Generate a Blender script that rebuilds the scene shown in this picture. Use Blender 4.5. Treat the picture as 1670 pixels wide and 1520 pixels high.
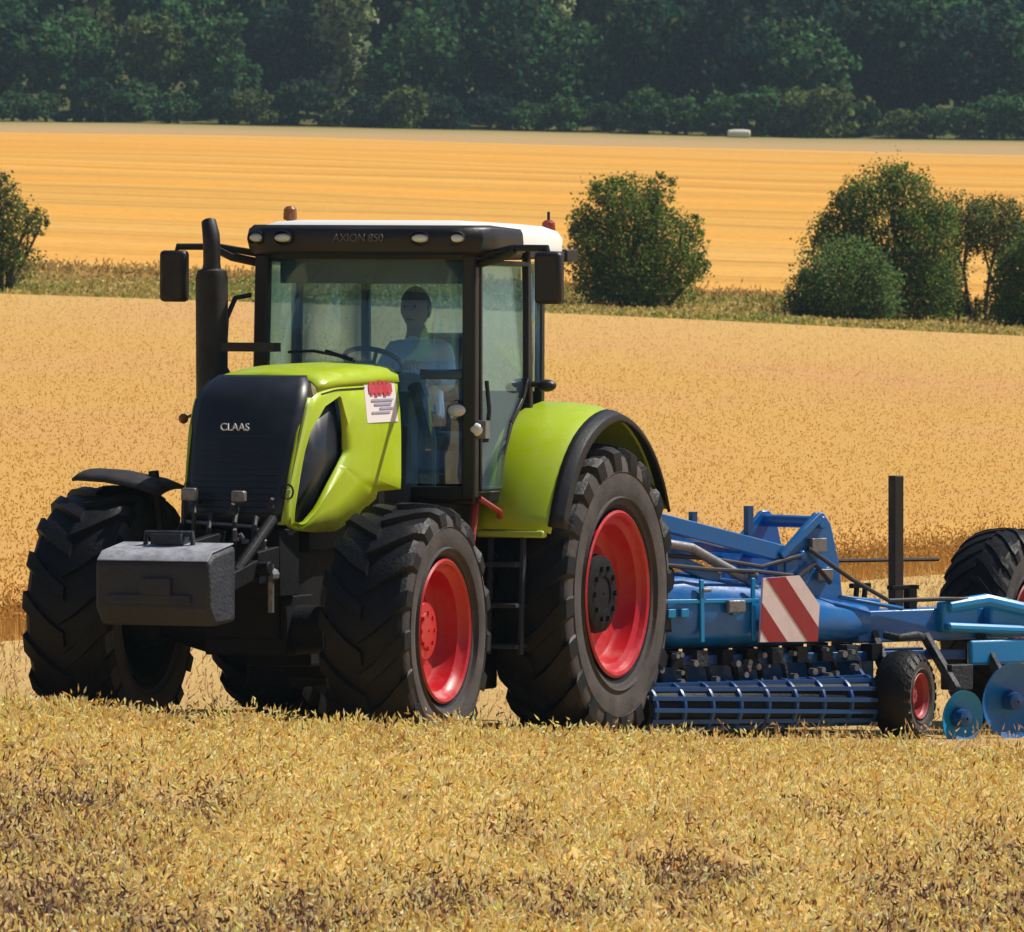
import bpy, bmesh, math, random
import numpy as np
from mathutils import Vector, Matrix
from math import sin, cos, pi, radians

random.seed(7)
rng = np.random.default_rng(11)
scene = bpy.context.scene
for o in list(bpy.data.objects):
    bpy.data.objects.remove(o)
col = scene.collection

# ------------------------------------------------------------------ camera, world, sun, exposure
cam_d = bpy.data.cameras.new('camera')
cam = bpy.data.objects.new('camera', cam_d)
col.objects.link(cam)
cam.location = (0, 0, 4.15)
cam.rotation_euler = (radians(90 - 1.631), 0, 0)
cam_d.sensor_fit = 'HORIZONTAL'
cam_d.sensor_width = 36
cam_d.lens = 403.5
cam_d.clip_start = 1
cam_d.clip_end = 5000
cam_d.dof.use_dof = True
cam_d.dof.focus_distance = 78
cam_d.dof.aperture_fstop = 24
scene.camera = cam

SUN_EL, SUN_AZ = 53, 68            # degrees; azimuth clockwise from the view direction
world = bpy.data.worlds.new('World')
scene.world = world
world.use_nodes = True
wn = world.node_tree
sky = wn.nodes.new('ShaderNodeTexSky')
sky.sky_type = 'NISHITA'
sky.sun_disc = False
sky.sun_elevation = radians(SUN_EL)
sky.sun_rotation = radians(SUN_AZ)
wn.links.new(sky.outputs[0], wn.nodes['Background'].inputs[0])
wn.nodes['Background'].inputs[1].default_value = 0.062
sd = bpy.data.lights.new('sun', 'SUN')
sd.energy = 4.9
sd.angle = radians(0.5)
sd.color = (1.0, 0.94, 0.84)
sun = bpy.data.objects.new('sun', sd)
col.objects.link(sun)
to_sun = Vector((cos(radians(SUN_EL)) * sin(radians(SUN_AZ)), cos(radians(SUN_EL)) * cos(radians(SUN_AZ)), sin(radians(SUN_EL))))
sun.rotation_euler = to_sun.to_track_quat('Z', 'Y').to_euler()
sun.location = (60, 60, 80)
scene.view_settings.view_transform = 'Standard'
scene.view_settings.look = 'None'
scene.view_settings.gamma = 1
scene.view_settings.exposure = 0.15
scene.view_settings.use_curve_mapping = False
scene.cycles.max_bounces = 10
scene.cycles.transparent_max_bounces = 24
scene.cycles.volume_bounces = 1

# ------------------------------------------------------------------ materials
def new_mat(name):
    m = bpy.data.materials.new(name)
    m.use_nodes = True
    nt = m.node_tree
    return m, nt, nt.nodes['Principled BSDF']

def N(nt, t, **kw):
    n = nt.nodes.new(t)
    for k, v in kw.items():
        setattr(n, k, v)
    return n

def paint(name, c, rough=0.4, dust=0.25, dustc=(0.30, 0.23, 0.14), scale=6.0, metal=0.0, coat=0.0, bump=0.0, spec=0.5, lo=0.45, hi=0.75):
    """a surface colour with patches of dry field dust"""
    m, nt, b = new_mat(name)
    tc = N(nt, 'ShaderNodeTexCoord')
    n1 = N(nt, 'ShaderNodeTexNoise')
    n1.inputs['Scale'].default_value = scale
    n1.inputs['Detail'].default_value = 8
    n1.inputs['Roughness'].default_value = 0.68
    nt.links.new(tc.outputs['Object'], n1.inputs['Vector'])
    r = N(nt, 'ShaderNodeMapRange')
    r.inputs['From Min'].default_value = lo
    r.inputs['From Max'].default_value = hi
    r.inputs['To Max'].default_value = dust
    n3 = N(nt, 'ShaderNodeTexNoise'); n3.inputs['Scale'].default_value = 55; n3.inputs['Detail'].default_value = 3
    nt.links.new(tc.outputs['Object'], n3.inputs['Vector'])
    sm = N(nt, 'ShaderNodeMath', operation='MULTIPLY_ADD'); sm.inputs[1].default_value = 0.30
    nt.links.new(n3.outputs['Fac'], sm.inputs[0])
    sm2 = N(nt, 'ShaderNodeMath', operation='SUBTRACT'); sm2.inputs[1].default_value = 0.15
    nt.links.new(n1.outputs['Fac'], sm2.inputs[0]); nt.links.new(sm2.outputs[0], sm.inputs[2])
    nt.links.new(sm.outputs[0], r.inputs['Value'])
    mx = N(nt, 'ShaderNodeMix', data_type='RGBA')
    mx.inputs['A'].default_value = (*c, 1)
    mx.inputs['B'].default_value = (*dustc, 1)
    nt.links.new(r.outputs[0], mx.inputs['Factor'])
    nt.links.new(mx.outputs['Result'], b.inputs['Base Color'])
    ra = N(nt, 'ShaderNodeMath', operation='ADD')
    ra.inputs[1].default_value = rough
    nt.links.new(r.outputs[0], ra.inputs[0])
    nt.links.new(ra.outputs[0], b.inputs['Roughness'])
    b.inputs['Metallic'].default_value = metal
    b.inputs['Coat Weight'].default_value = coat
    b.inputs['Specular IOR Level'].default_value = spec
    if bump:
        n2 = N(nt, 'ShaderNodeTexNoise')
        n2.inputs['Scale'].default_value = 40
        n2.inputs['Detail'].default_value = 4
        nt.links.new(tc.outputs['Object'], n2.inputs['Vector'])
        bp = N(nt, 'ShaderNodeBump')
        bp.inputs['Strength'].default_value = bump
        bp.inputs['Distance'].default_value = 0.02
        nt.links.new(n2.outputs['Fac'], bp.inputs['Height'])
        nt.links.new(bp.outputs[0], b.inputs['Normal'])
    return m

def plant(name, trans=0.3, rough=0.75):
    """leaf material: colour of each leaf or stalk from the mesh, light partly passing through"""
    m, nt, b = new_mat(name)
    at = N(nt, 'ShaderNodeAttribute', attribute_name='tint')
    b.inputs['Roughness'].default_value = rough
    b.inputs['Specular IOR Level'].default_value = 0.25
    nt.links.new(at.outputs['Color'], b.inputs['Base Color'])
    tr = N(nt, 'ShaderNodeBsdfTranslucent')
    nt.links.new(at.outputs['Color'], tr.inputs['Color'])
    ms = N(nt, 'ShaderNodeMixShader')
    ms.inputs[0].default_value = trans
    nt.links.new(b.outputs[0], ms.inputs[1])
    nt.links.new(tr.outputs[0], ms.inputs[2])
    nt.links.new(ms.outputs[0], nt.nodes['Material Output'].inputs['Surface'])
    return m

M = {}
M['green'] = paint('lime_paint', (0.40, 0.53, 0.003), 0.34, 0.26, (0.36, 0.34, 0.12), 9, coat=0.15)
M['green_trim'] = paint('pale_lime_paint', (0.42, 0.55, 0.07), 0.35, 0.30, (0.42, 0.38, 0.2), 7)
M['white'] = paint('white_roof_paint', (0.80, 0.79, 0.76), 0.4, 0.25, (0.5, 0.45, 0.36), 4)
M['black'] = paint('black_plastic', (0.008, 0.007, 0.009), 0.45, 0.08, (0.08, 0.06, 0.05), 8, bump=0.1)
M['dark'] = paint('dark_chassis', (0.006, 0.006, 0.008), 0.6, 0.10, (0.06, 0.05, 0.045), 9, spec=0.18, bump=0.25)
M['grille'] = paint('grille_navy', (0.008, 0.011, 0.020), 0.38, 0.10, (0.07, 0.07, 0.08), 9)
M['tread'] = paint('tyre_rubber', (0.006, 0.006, 0.008), 0.5, 0.15, (0.09, 0.08, 0.07), 5, spec=0.22, bump=0.3, lo=0.5, hi=0.85)
M['side'] = paint('tyre_sidewall', (0.026, 0.024, 0.025), 0.65, 0.7, (0.14, 0.115, 0.105), 4, bump=0.2, lo=0.35, hi=0.75)
M['red'] = paint('red_rim_paint', (0.46, 0.004, 0.012), 0.32, 0.25, (0.40, 0.16, 0.12), 7)
M['red_dull'] = paint('dull_red_paint', (0.34, 0.03, 0.04), 0.5, 0.4, (0.25, 0.15, 0.12), 8)
M['blue'] = paint('blue_paint', (0.0005, 0.130, 0.44), 0.30, 0.42, (0.05, 0.10, 0.15), 7, coat=0.2)
M['blue_light'] = paint('light_blue_paint', (0.001, 0.22, 0.52), 0.38, 0.22, (0.03, 0.2, 0.36), 6)
M['blue_dark'] = paint('worn_blue_steel', (0.001, 0.060, 0.22), 0.40, 0.3, (0.05, 0.055, 0.06), 9)
M['iron'] = paint('cast_iron_grey', (0.012, 0.016, 0.027), 0.5, 0.5, (0.045, 0.054, 0.072), 5, bump=0.5, lo=0.35, hi=0.8)
M['steel'] = paint('bare_steel', (0.22, 0.22, 0.24), 0.45, 0.5, (0.12, 0.10, 0.08), 14, metal=0.6)
M['exhaust'] = paint('soot_brown_steel', (0.010, 0.007, 0.006), 0.5, 0.35, (0.035, 0.012, 0.008), 6)
M['lamp'] = paint('lamp_glass', (0.75, 0.77, 0.78), 0.15, 0.15, (0.4, 0.4, 0.4), 12, coat=0.5)
M['orange'] = paint('amber_beacon', (0.26, 0.085, 0.02), 0.25, 0.2, (0.2, 0.07, 0.03), 12)
M['red_beacon'] = paint('red_brown_beacon', (0.28, 0.035, 0.02), 0.3, 0.2, (0.12, 0.05, 0.03), 12)
M['sticker'] = paint('white_sticker', (0.78, 0.72, 0.74), 0.5, 0.3, (0.62, 0.60, 0.42), 9)
M['sticker_red'] = paint('red_print', (0.50, 0.035, 0.06), 0.5, 0.2, (0.6, 0.3, 0.3), 12)
M['print_grey'] = paint('grey_print', (0.35, 0.33, 0.48), 0.5, 0.3, (0.6, 0.6, 0.65), 12)
M['sign_white'] = paint('sign_white', (0.74, 0.62, 0.64), 0.5, 0.4, (0.45, 0.34, 0.28), 9)
M['sign_red'] = paint('sign_red', (0.30, 0.015, 0.025), 0.45, 0.3, (0.22, 0.09, 0.06), 9)
M['letter'] = paint('white_letter', (0.62, 0.64, 0.68), 0.4, 0.3, (0.3, 0.3, 0.3), 20)
M['letter_dim'] = paint('dim_letter', (0.12, 0.11, 0.13), 0.5, 0.3, (0.06, 0.06, 0.06), 20)
M['seat'] = paint('seat_cloth', (0.03, 0.035, 0.04), 0.9, 0.2)
M['inside'] = paint('cab_trim', (0.05, 0.10, 0.14), 0.6, 0.2, (0.12, 0.16, 0.18), 5)
M['hose'] = paint('hose_rubber', (0.018, 0.018, 0.020), 0.6, 0.2, (0.08, 0.07, 0.06), 10)
M['skin'] = paint('skin', (0.40, 0.23, 0.16), 0.6, 0.1, (0.3, 0.15, 0.1), 20)
M['shirt'] = paint('blue_shirt', (0.58, 0.70, 0.90), 0.85, 0.35, (0.68, 0.74, 0.86), 9)
M['trousers'] = paint('dark_trousers', (0.03, 0.035, 0.06), 0.9, 0.2)
M['hair'] = paint('dark_hair', (0.02, 0.014, 0.01), 0.6, 0.0)
M['bark'] = paint('bark', (0.07, 0.05, 0.035), 0.9, 0.5, (0.12, 0.10, 0.08), 6, bump=0.5)
M['pale_wrap'] = paint('pale_wrap', (0.62, 0.62, 0.50), 0.5, 0.3, (0.4, 0.38, 0.25), 4)
M['leaf'] = plant('leaves', 0.5)
M['straw'] = plant('straw', 0.42, 0.6)

def glass_mat():
    m, nt, b = new_mat('tinted_cab_glass')
    nt.nodes.remove(b)
    tr = N(nt, 'ShaderNodeBsdfTransparent')
    tr.inputs['Color'].default_value = (0.78, 0.93, 1.0, 1)
    gl = N(nt, 'ShaderNodeBsdfGlossy')
    gl.inputs['Roughness'].default_value = 0.03
    gl.inputs['Color'].default_value = (0.8, 0.92, 1, 1)
    lw = N(nt, 'ShaderNodeLayerWeight')
    pw = N(nt, 'ShaderNodeMath', operation='POWER'); pw.inputs[1].default_value = 4.0
    fr = N(nt, 'ShaderNodeMath', operation='MULTIPLY_ADD'); fr.inputs[1].default_value = 0.65; fr.inputs[2].default_value = 0.13
    nt.links.new(lw.outputs['Facing'], pw.inputs[0]); nt.links.new(pw.outputs[0], fr.inputs[0])
    ms = N(nt, 'ShaderNodeMixShader')
    nt.links.new(fr.outputs[0], ms.inputs[0])
    nt.links.new(tr.outputs[0], ms.inputs[1])
    nt.links.new(gl.outputs[0], ms.inputs[2])
    # thin dust film, coloured pale blue to imitate reflected sky, thicker in places
    di = N(nt, 'ShaderNodeBsdfDiffuse'); di.inputs['Color'].default_value = (0.55, 0.76, 0.98, 1)
    tl = N(nt, 'ShaderNodeBsdfTranslucent'); tl.inputs['Color'].default_value = (0.55, 0.76, 0.98, 1)
    ad = N(nt, 'ShaderNodeMixShader'); nt.links.new(di.outputs[0], ad.inputs[1]); nt.links.new(tl.outputs[0], ad.inputs[2])
    tc = N(nt, 'ShaderNodeTexCoord'); no = N(nt, 'ShaderNodeTexNoise'); no.inputs['Scale'].default_value = 3.0; no.inputs['Detail'].default_value = 6
    nt.links.new(tc.outputs['Object'], no.inputs['Vector'])
    mr = N(nt, 'ShaderNodeMapRange'); mr.inputs['From Min'].default_value = 0.35; mr.inputs['From Max'].default_value = 0.7; mr.inputs['To Min'].default_value = 0.018; mr.inputs['To Max'].default_value = 0.085
    nt.links.new(no.outputs['Fac'], mr.inputs['Value'])
    m2 = N(nt, 'ShaderNodeMixShader')
    nt.links.new(mr.outputs[0], m2.inputs[0]); nt.links.new(ms.outputs[0], m2.inputs[1]); nt.links.new(ad.outputs[0], m2.inputs[2])
    nt.links.new(m2.outputs[0], nt.nodes['Material Output'].inputs['Surface'])
    return m
M['glass'] = glass_mat()

# ------------------------------------------------------------------ terrain
def slope_k(y):
    return np.interp(y, [0, 120, 300, 800, 1200], [0.045, 0.045, 0.043, 0.024, 0.020])
def ground_z(x, y):
    x = np.asarray(x, float); y = np.asarray(y, float)
    rise = np.interp(y, [-100, 283, 790, 806, 1150, 1600], [0, 0, 4.45, 4.75, 34, 40])
    roll = 0.05 * np.sin(x * 0.21 + 1.3) * np.sin(y * 0.05 + 0.4) * np.clip((y - 84) / 30, 0, 1)
    return 0.02 - slope_k(y) * 40 * np.tanh(x / 40.0) + rise + roll
def gz(x, y):
    return float(ground_z(x, y))

def tag(o, label=None, cat=None, group=None, kind=None):
    if label: o['label'] = label
    if cat: o['category'] = cat
    if group: o['group'] = group
    if kind: o['kind'] = kind
    return o

def np_mesh(name, v, f, mats, tint=None, smooth=False):
    """v (n,3), f (m,3 or 4) arrays -> mesh"""
    me = bpy.data.meshes.new(name)
    v = np.ascontiguousarray(v, np.float32); f = np.ascontiguousarray(f, np.int32)
    k = f.shape[1]
    me.vertices.add(len(v)); me.vertices.foreach_set('co', v.ravel())
    me.loops.add(f.size); me.loops.foreach_set('vertex_index', f.ravel())
    me.polygons.add(len(f))
    me.polygons.foreach_set('loop_start', np.arange(0, f.size, k, dtype=np.int32))
    me.polygons.foreach_set('loop_total', np.full(len(f), k, np.int32))
    me.update(calc_edges=True)
    if tint is not None:
        a = me.attributes.new('tint', 'FLOAT_COLOR', 'POINT')
        c = np.ones((len(v), 4), np.float32); c[:, :3] = tint
        a.data.foreach_set('color', c.ravel())
    for m in (mats if isinstance(mats, list) else [mats]):
        me.materials.append(m)
    if smooth: me.shade_smooth()
    return me

def link(name, me, parent=None, loc=(0, 0, 0)):
    o = bpy.data.objects.new(name, me)
    col.objects.link(o)
    o.location = loc
    if parent is not None: o.parent = parent
    return o

def grid_sheet(name, xs, ys, zf, mat):
    X, Y = np.meshgrid(xs, ys)
    Z = zf(X, Y)
    v = np.stack([X, Y, Z], -1).reshape(-1, 3)
    nx, ny = len(xs), len(ys)
    i = (np.arange(ny - 1)[:, None] * nx + np.arange(nx - 1)[None]).ravel()
    f = np.stack([i, i + 1, i + 1 + nx, i + nx], -1)
    return np_mesh(name, v, f, mat, smooth=True)

def field_mat(name, stops, streak=0.0, fine=1.0, patch=None, streak_c=(0.45, 0.22, 0.04)):
    """ground colour banded by distance (object y), with straw grain, streaks along the rows and broad patches"""
    m, nt, b = new_mat(name)
    b.inputs['Roughness'].default_value = 0.9
    b.inputs['Specular IOR Level'].default_value = 0.1
    tc = N(nt, 'ShaderNodeTexCoord')
    sp = N(nt, 'ShaderNodeSeparateXYZ')
    nt.links.new(tc.outputs['Object'], sp.inputs[0])
    w = N(nt, 'ShaderNodeTexNoise'); w.inputs['Scale'].default_value = 0.07; w.inputs['Detail'].default_value = 5
    nt.links.new(tc.outputs['Object'], w.inputs['Vector'])
    wy = N(nt, 'ShaderNodeMath', operation='MULTIPLY_ADD'); wy.inputs[1].default_value = 6.0
    nt.links.new(w.outputs['Fac'], wy.inputs[0]); nt.links.new(sp.outputs['Y'], wy.inputs[2])
    lo, hi = stops[0][0], stops[-1][0]
    mr = N(nt, 'ShaderNodeMapRange')
    mr.inputs['From Min'].default_value = lo + 3; mr.inputs['From Max'].default_value = hi + 3
    nt.links.new(wy.outputs[0], mr.inputs['Value'])
    ramp = N(nt, 'ShaderNodeValToRGB')
    el = ramp.color_ramp.elements
    while len(el) < len(stops): el.new(0.5)
    for e, (y, c) in zip(el, stops):
        e.position = (y - lo) / (hi - lo); e.color = (*c, 1)
    nt.links.new(mr.outputs[0], ramp.inputs[0])
    cur = ramp.outputs[0]
    def mixin(fac_out, c, amount, lo_, hi_):
        nonlocal cur
        r = N(nt, 'ShaderNodeMapRange')
        r.inputs['From Min'].default_value = lo_; r.inputs['From Max'].default_value = hi_; r.inputs['To Max'].default_value = amount
        nt.links.new(fac_out, r.inputs['Value'])
        mx = N(nt, 'ShaderNodeMix', data_type='RGBA')
        mx.inputs['B'].default_value = (*c, 1)
        nt.links.new(r.outputs[0], mx.inputs['Factor']); nt.links.new(cur, mx.inputs['A'])
        cur = mx.outputs['Result']
    def noise(sc, scale, detail=6, rough=0.65):
        mp = N(nt, 'ShaderNodeMapping'); mp.inputs['Scale'].default_value = sc
        nt.links.new(tc.outputs['Object'], mp.inputs['Vector'])
        n = N(nt, 'ShaderNodeTexNoise'); n.inputs['Scale'].default_value = scale; n.inputs['Detail'].default_value = detail; n.inputs['Roughness'].default_value = rough
        nt.links.new(mp.outputs[0], n.inputs['Vector'])
        return n.outputs['Fac']
    if streak:
        mixin(noise((0.012, 0.35, 0.35), 0.22, 6, 0.7), streak_c, min(1.0, streak), 0.48, 0.64)
        mixin(noise((0.02, 0.10, 0.1), 0.20, 6, 0.75), (0.72, 0.33, 0.045), streak * 0.8, 0.46, 0.62)
        mixin(noise((0.5, 0.10, 0.1), 0.30, 6, 0.8), (0.56, 0.30, 0.07), streak * 0.4, 0.50, 0.66)
        mixin(noise((0.02, 0.4, 0.4), 0.35, 8, 0.75), (0.80, 0.49, 0.13), streak * 0.8, 0.52, 0.70)
    g = noise((1, 0.25, 1), 9 * fine, 8, 0.8)
    mixin(g, (0.30, 0.15, 0.03), 0.45, 0.5, 0.7)
    mixin(noise((1, 0.3, 1), 6.3 * fine, 8, 0.8), (0.80, 0.53, 0.19), 0.35, 0.52, 0.72)
    if patch:
        mixin(noise((1, 0.25, 1), 0.11, 4, 0.5), patch, 0.5, 0.45, 0.65)
    nt.links.new(cur, b.inputs['Base Color'])
    bp = N(nt, 'ShaderNodeBump'); bp.inputs['Strength'].default_value = 0.6; bp.inputs['Distance'].default_value = 0.08
    nt.links.new(g, bp.inputs['Height']); nt.links.new(bp.outputs[0], b.inputs['Normal'])
    return m

xs = np.concatenate([np.linspace(-600, -40, 15), np.linspace(-38, 38, 77), np.linspace(40, 600, 15)])
ys = np.concatenate([np.linspace(-60, 60, 13), np.linspace(64, 130, 34), np.linspace(135, 320, 30), np.linspace(330, 1600, 60)])
M['ground'] = field_mat('soil_and_stubble', [(-60, (0.40, 0.23, 0.07)), (60, (0.40, 0.24, 0.08)), (90, (0.62, 0.42, 0.17)), (250, (0.58, 0.40, 0.15)), (265, (0.36, 0.30, 0.08)), (270, (0.52, 0.40, 0.14)),
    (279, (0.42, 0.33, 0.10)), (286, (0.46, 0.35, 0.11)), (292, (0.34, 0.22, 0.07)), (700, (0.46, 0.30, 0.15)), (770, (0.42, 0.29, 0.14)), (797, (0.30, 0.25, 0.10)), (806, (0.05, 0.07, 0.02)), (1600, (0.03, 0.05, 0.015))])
g = link('ground', grid_sheet('ground', xs, ys, ground_z, M['ground']))
tag(g, kind='structure')

# standing crop seen as closed canopies further off: the gold field past the hedgerow, and the field behind the tractor
FY0, FY1 = 293, 705
M['far_field'] = field_mat('far_wheat', [(290, (0.66, 0.40, 0.14)), (330, (0.67, 0.385, 0.105)), (420, (0.62, 0.33, 0.065)), (620, (0.62, 0.31, 0.052)), (690, (0.62, 0.34, 0.085)), (706, (0.56, 0.33, 0.12))], streak=1.0, fine=0.30)
def slab(name, xs, ys, h, mat, front=True):
    """canopy sheet of height h over the ground, with its front edge going down to the ground"""
    ys = np.concatenate([[ys[0] - 0.02], ys])
    def zf(X, Y):
        z = ground_z(X, Y) + h
        z[0, :] -= h + 0.05
        return z
    return link(name, grid_sheet(name, xs, ys, zf, mat))
o = slab('far_wheat_field', xs, np.concatenate([np.linspace(FY0, 330, 8), np.linspace(340, FY1, 40)]), 0.20, M['far_field'])
tag(o, kind='structure')

# edge of the standing crop behind the tractor, in plan
def edge_y(x):
    return 101.8 + 2.87 * x
M['mid_field'] = field_mat('mid_wheat', [(60, (0.62, 0.35, 0.085)), (96, (0.64, 0.37, 0.10)), (130, (0.61, 0.355, 0.095)), (200, (0.60, 0.355, 0.10)), (259, (0.61, 0.385, 0.13))], fine=1.0, patch=(0.60, 0.31, 0.15))
mx_ = np.linspace(-60, 60, 121)
tt = np.concatenate([[0, 0.0005], np.linspace(0.004, 1, 90) ** 1.6])
XX, TT = np.meshgrid(mx_, tt)
E0 = np.clip(edge_y(XX), 78, 240) + 1.2
YY = E0 + TT * (266.5 - E0)
def crop_h(yy, edge):
    return (0.43 - 0.31 * np.clip((yy - 112) / 115, 0, 1)) * np.clip(0.40 + 0.60 * (yy - edge) / 3.5, 0.3, 1)
ZZ = ground_z(XX, YY) + crop_h(YY, E0 - 1.2) - 0.03
ZZ[0] = ground_z(XX[0], YY[0]) - .05
v = np.stack([XX, YY, ZZ], -1).reshape(-1, 3)
i = (np.arange(len(tt) - 1)[:, None] * len(mx_) + np.arange(len(mx_) - 1)[None]).ravel()
me = np_mesh('wheat_field', v, np.stack([i, i + 1, i + 1 + len(mx_), i + len(mx_)], -1), M['mid_field'], smooth=True)
tag(link('wheat_field', me), kind='structure')

# ------------------------------------------------------------------ stalks
def rot_tri(v, f, c):
    return v, f, c
def wheat(name, x, y, z0, h, tint, ear_len=0.09, ear_w=0.013, lean=0.16, leaf=True, blade_w=0.005, full_ear=True):
    """one mesh of n wheat plants: stalk, spindle-shaped ear with awns, a dry leaf"""
    n = len(x)
    az = rng.uniform(0, 2 * pi, n); ln = np.abs(rng.normal(0, lean, n)) * h
    dx, dy = np.cos(az), np.sin(az)
    b = np.stack([x, y, z0], -1)
    top = b + np.stack([dx * ln, dy * ln, h], -1)
    bz = rng.uniform(0, pi, n); w = np.stack([np.cos(bz), np.sin(bz), 0 * bz], -1) * blade_w
    droop = rng.uniform(0.05, 1.5, n)
    ed = np.stack([dx * np.sin(droop), dy * np.sin(droop), np.cos(droop)], -1)
    el = (ear_len * rng.uniform(0.7, 1.3, n))[:, None]
    tip = top + ed * el
    mid = top + ed * el * 0.4
    s1 = np.cross(ed, np.stack([0 * az + 0.3, 0 * az + 0.2, 0 * az + 1], -1)); s1 /= np.linalg.norm(s1, axis=1)[:, None]
    s2 = np.cross(ed, s1)
    V = [b - w, b + w, top]; F = [(0, 1, 2)]
    C = [0.9, 0.9, 0.95]
    if full_ear:
        ew = ear_w
        V += [top, tip, mid + s1 * ew, mid + s2 * ew, mid - s1 * ew, mid - s2 * ew]
        F += [(3, 5, 6), (3, 6, 7), (3, 7, 8), (3, 8, 5), (4, 6, 5), (4, 7, 6), (4, 8, 7), (4, 5, 8)]
        k = 9
        # awns
        a1 = tip + ed * el * 0.7 + s1 * ear_w * 3; a2 = tip + ed * el * 0.6 - s2 * ear_w * 3
        V += [mid, mid + s2 * 0.004, a1, mid, mid + s1 * 0.004, a2]
        F += [(9, 10, 11), (12, 13, 14)]
        C += [1.0] * 6 + [1.1] * 6
        k = 15
    else:
        V += [top, tip, mid + s1 * ear_w, mid - s1 * ear_w, mid + s2 * ear_w, mid - s2 * ear_w]
        F += [(3, 5, 4), (3, 4, 6), (3, 7, 4), (3, 4, 8)]
        C += [1.0] * 6
        k = 9
    if leaf:
        la = az + rng.uniform(-1.5, 1.5, n); ld = np.stack([np.cos(la), np.sin(la), 0 * la], -1)
        lb = b + (top - b) * rng.uniform(0.45, 0.8, n)[:, None]
        ll = rng.uniform(0.05, 0.12, n)[:, None]
        lt = lb + ld * ll + np.stack([0 * la, 0 * la, rng.uniform(-0.08, 0.10, n)], -1)
        ls = np.stack([-np.sin(la), np.cos(la), 0 * la + 0.4], -1) * 0.0045
        V += [lb - ls, lb + ls, lt]
        F += [(k, k + 1, k + 2)]
        C += [0.8, 0.8, 0.85]
        k += 3
    V = np.stack(V, 1); F = np.array(F)
    f = (np.arange(n)[:, None, None] * k + F[None]).reshape(-1, 3)
    c = np.clip(tint[:, None, :] * np.array(C)[None, :, None], 0, 0.95).reshape(-1, 3)
    return link(name, np_mesh(name, V.reshape(-1, 3), f, M['straw'], c))

def value_noise(x, y, s, seed):
    r = np.random.default_rng(seed).random((128, 128))
    u, v_ = x / s, y / s
    i, j = np.floor(u).astype(int), np.floor(v_).astype(int)
    a, b_ = u - i, v_ - j
    a = a * a * (3 - 2 * a); b_ = b_ * b_ * (3 - 2 * b_)
    q = lambda p, k: r[p % 128, k % 128]
    return (q(i, j) * (1 - a) + q(i + 1, j) * a) * (1 - b_) + (q(i, j + 1) * (1 - a) + q(i + 1, j + 1) * a) * b_

def straw_tint(n, base, spread=0.3, alt=None, altp=0.0):
    t = np.array(base)[None] * (1 + rng.normal(0, spread, (n, 1)))
    t = t * (1 + rng.normal(0, 0.035, (n, 3)))
    if alt is not None:
        k = rng.random(n) < altp
        t[k] = np.array(alt)[None] * (1 + rng.normal(0, spread, (k.sum(), 1)))
    return np.clip(t, 0.01, 0.9)

# foreground crop (in front of the tractor)
n = 250000
y = rng.uniform(45.0, 70.0, n)
y = np.where(rng.random(n) < 0.10, rng.uniform(68.8, 70.0, n), y)
x = rng.uniform(-1, 1, n) * (y * 0.0446 + 3.0)
dens = value_noise(x + 500, y * .35 + 500, 0.55, 3) * 0.5 + value_noise(x + 500, y * .35 + 500, 0.16, 4) * 0.5
weed_spots = [(-2.55, 58.0, 0.55, 5.0), (-2.4, 53.5, 0.6, 3.2), (-1.7, 61.8, 0.22, 1.6), (-0.95, 53.3, 0.35, 2.2), (-0.32, 54.8, 0.25, 1.6), (0.33, 54.7, 0.28, 1.8),
              (0.95, 57.2, 0.33, 2.6), (2.3, 56.5, 0.5, 3.0), (1.72, 63.2, 0.16, 1.2), (2.0, 52.6, 0.4, 2.0), (-1.4, 52.0, 0.4, 1.6), (0.0, 60.5, 0.18, 1.1), (2.6, 61.0, 0.2, 1.4)]
def weeds(x, y):
    w_ = np.zeros_like(x)
    for (sx, sy, rx, ry) in weed_spots:
        w_ = np.maximum(w_, np.exp(-(((x - sx) / rx) ** 2 + ((y - sy) / ry) ** 2)))
    return w_
wd = weeds(x, y)
# closed canopy below the ears, brown where the crop is thin
XN, YN = np.meshgrid(np.concatenate([np.linspace(-30, -7, 24), np.arange(-6.6, 6.61, .038), np.linspace(7, 30, 24)]), np.concatenate([np.linspace(20, 44, 12), np.arange(45, 69.95, .075), [69.97]]))
xr, yr = XN.ravel(), YN.ravel()
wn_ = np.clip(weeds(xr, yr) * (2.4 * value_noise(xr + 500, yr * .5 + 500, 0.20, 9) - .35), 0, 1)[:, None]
bump_ = .5 * value_noise(xr + 500, yr * .6 + 500, 0.17, 42) + .3 * value_noise(xr + 500, yr * .6 + 500, 0.08, 43) + .2 * value_noise(xr + 500, yr + 500, 0.04, 44) - .5
bump_ = bump_ * np.clip((6.9 - np.abs(xr)) / .8, 0, 1)
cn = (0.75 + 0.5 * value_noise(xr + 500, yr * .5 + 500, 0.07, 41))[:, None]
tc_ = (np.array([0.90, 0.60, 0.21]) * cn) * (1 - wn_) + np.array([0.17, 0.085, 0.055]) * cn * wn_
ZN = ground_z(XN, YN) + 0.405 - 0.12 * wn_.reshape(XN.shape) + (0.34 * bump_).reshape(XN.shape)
ZN[-1] -= 0.50; ZN[-2] -= .06
nxn, nyn = XN.shape[1], XN.shape[0]
ii = (np.arange(nyn - 1)[:, None] * nxn + np.arange(nxn - 1)[None]).ravel()
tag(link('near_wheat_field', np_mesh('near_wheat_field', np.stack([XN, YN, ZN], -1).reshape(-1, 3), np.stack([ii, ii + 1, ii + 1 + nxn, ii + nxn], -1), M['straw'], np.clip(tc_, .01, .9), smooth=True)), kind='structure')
wd = np.clip(wd * (2.4 * value_noise(x + 500, y * .5 + 500, 0.20, 9) - .35), 0, 1)
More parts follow.
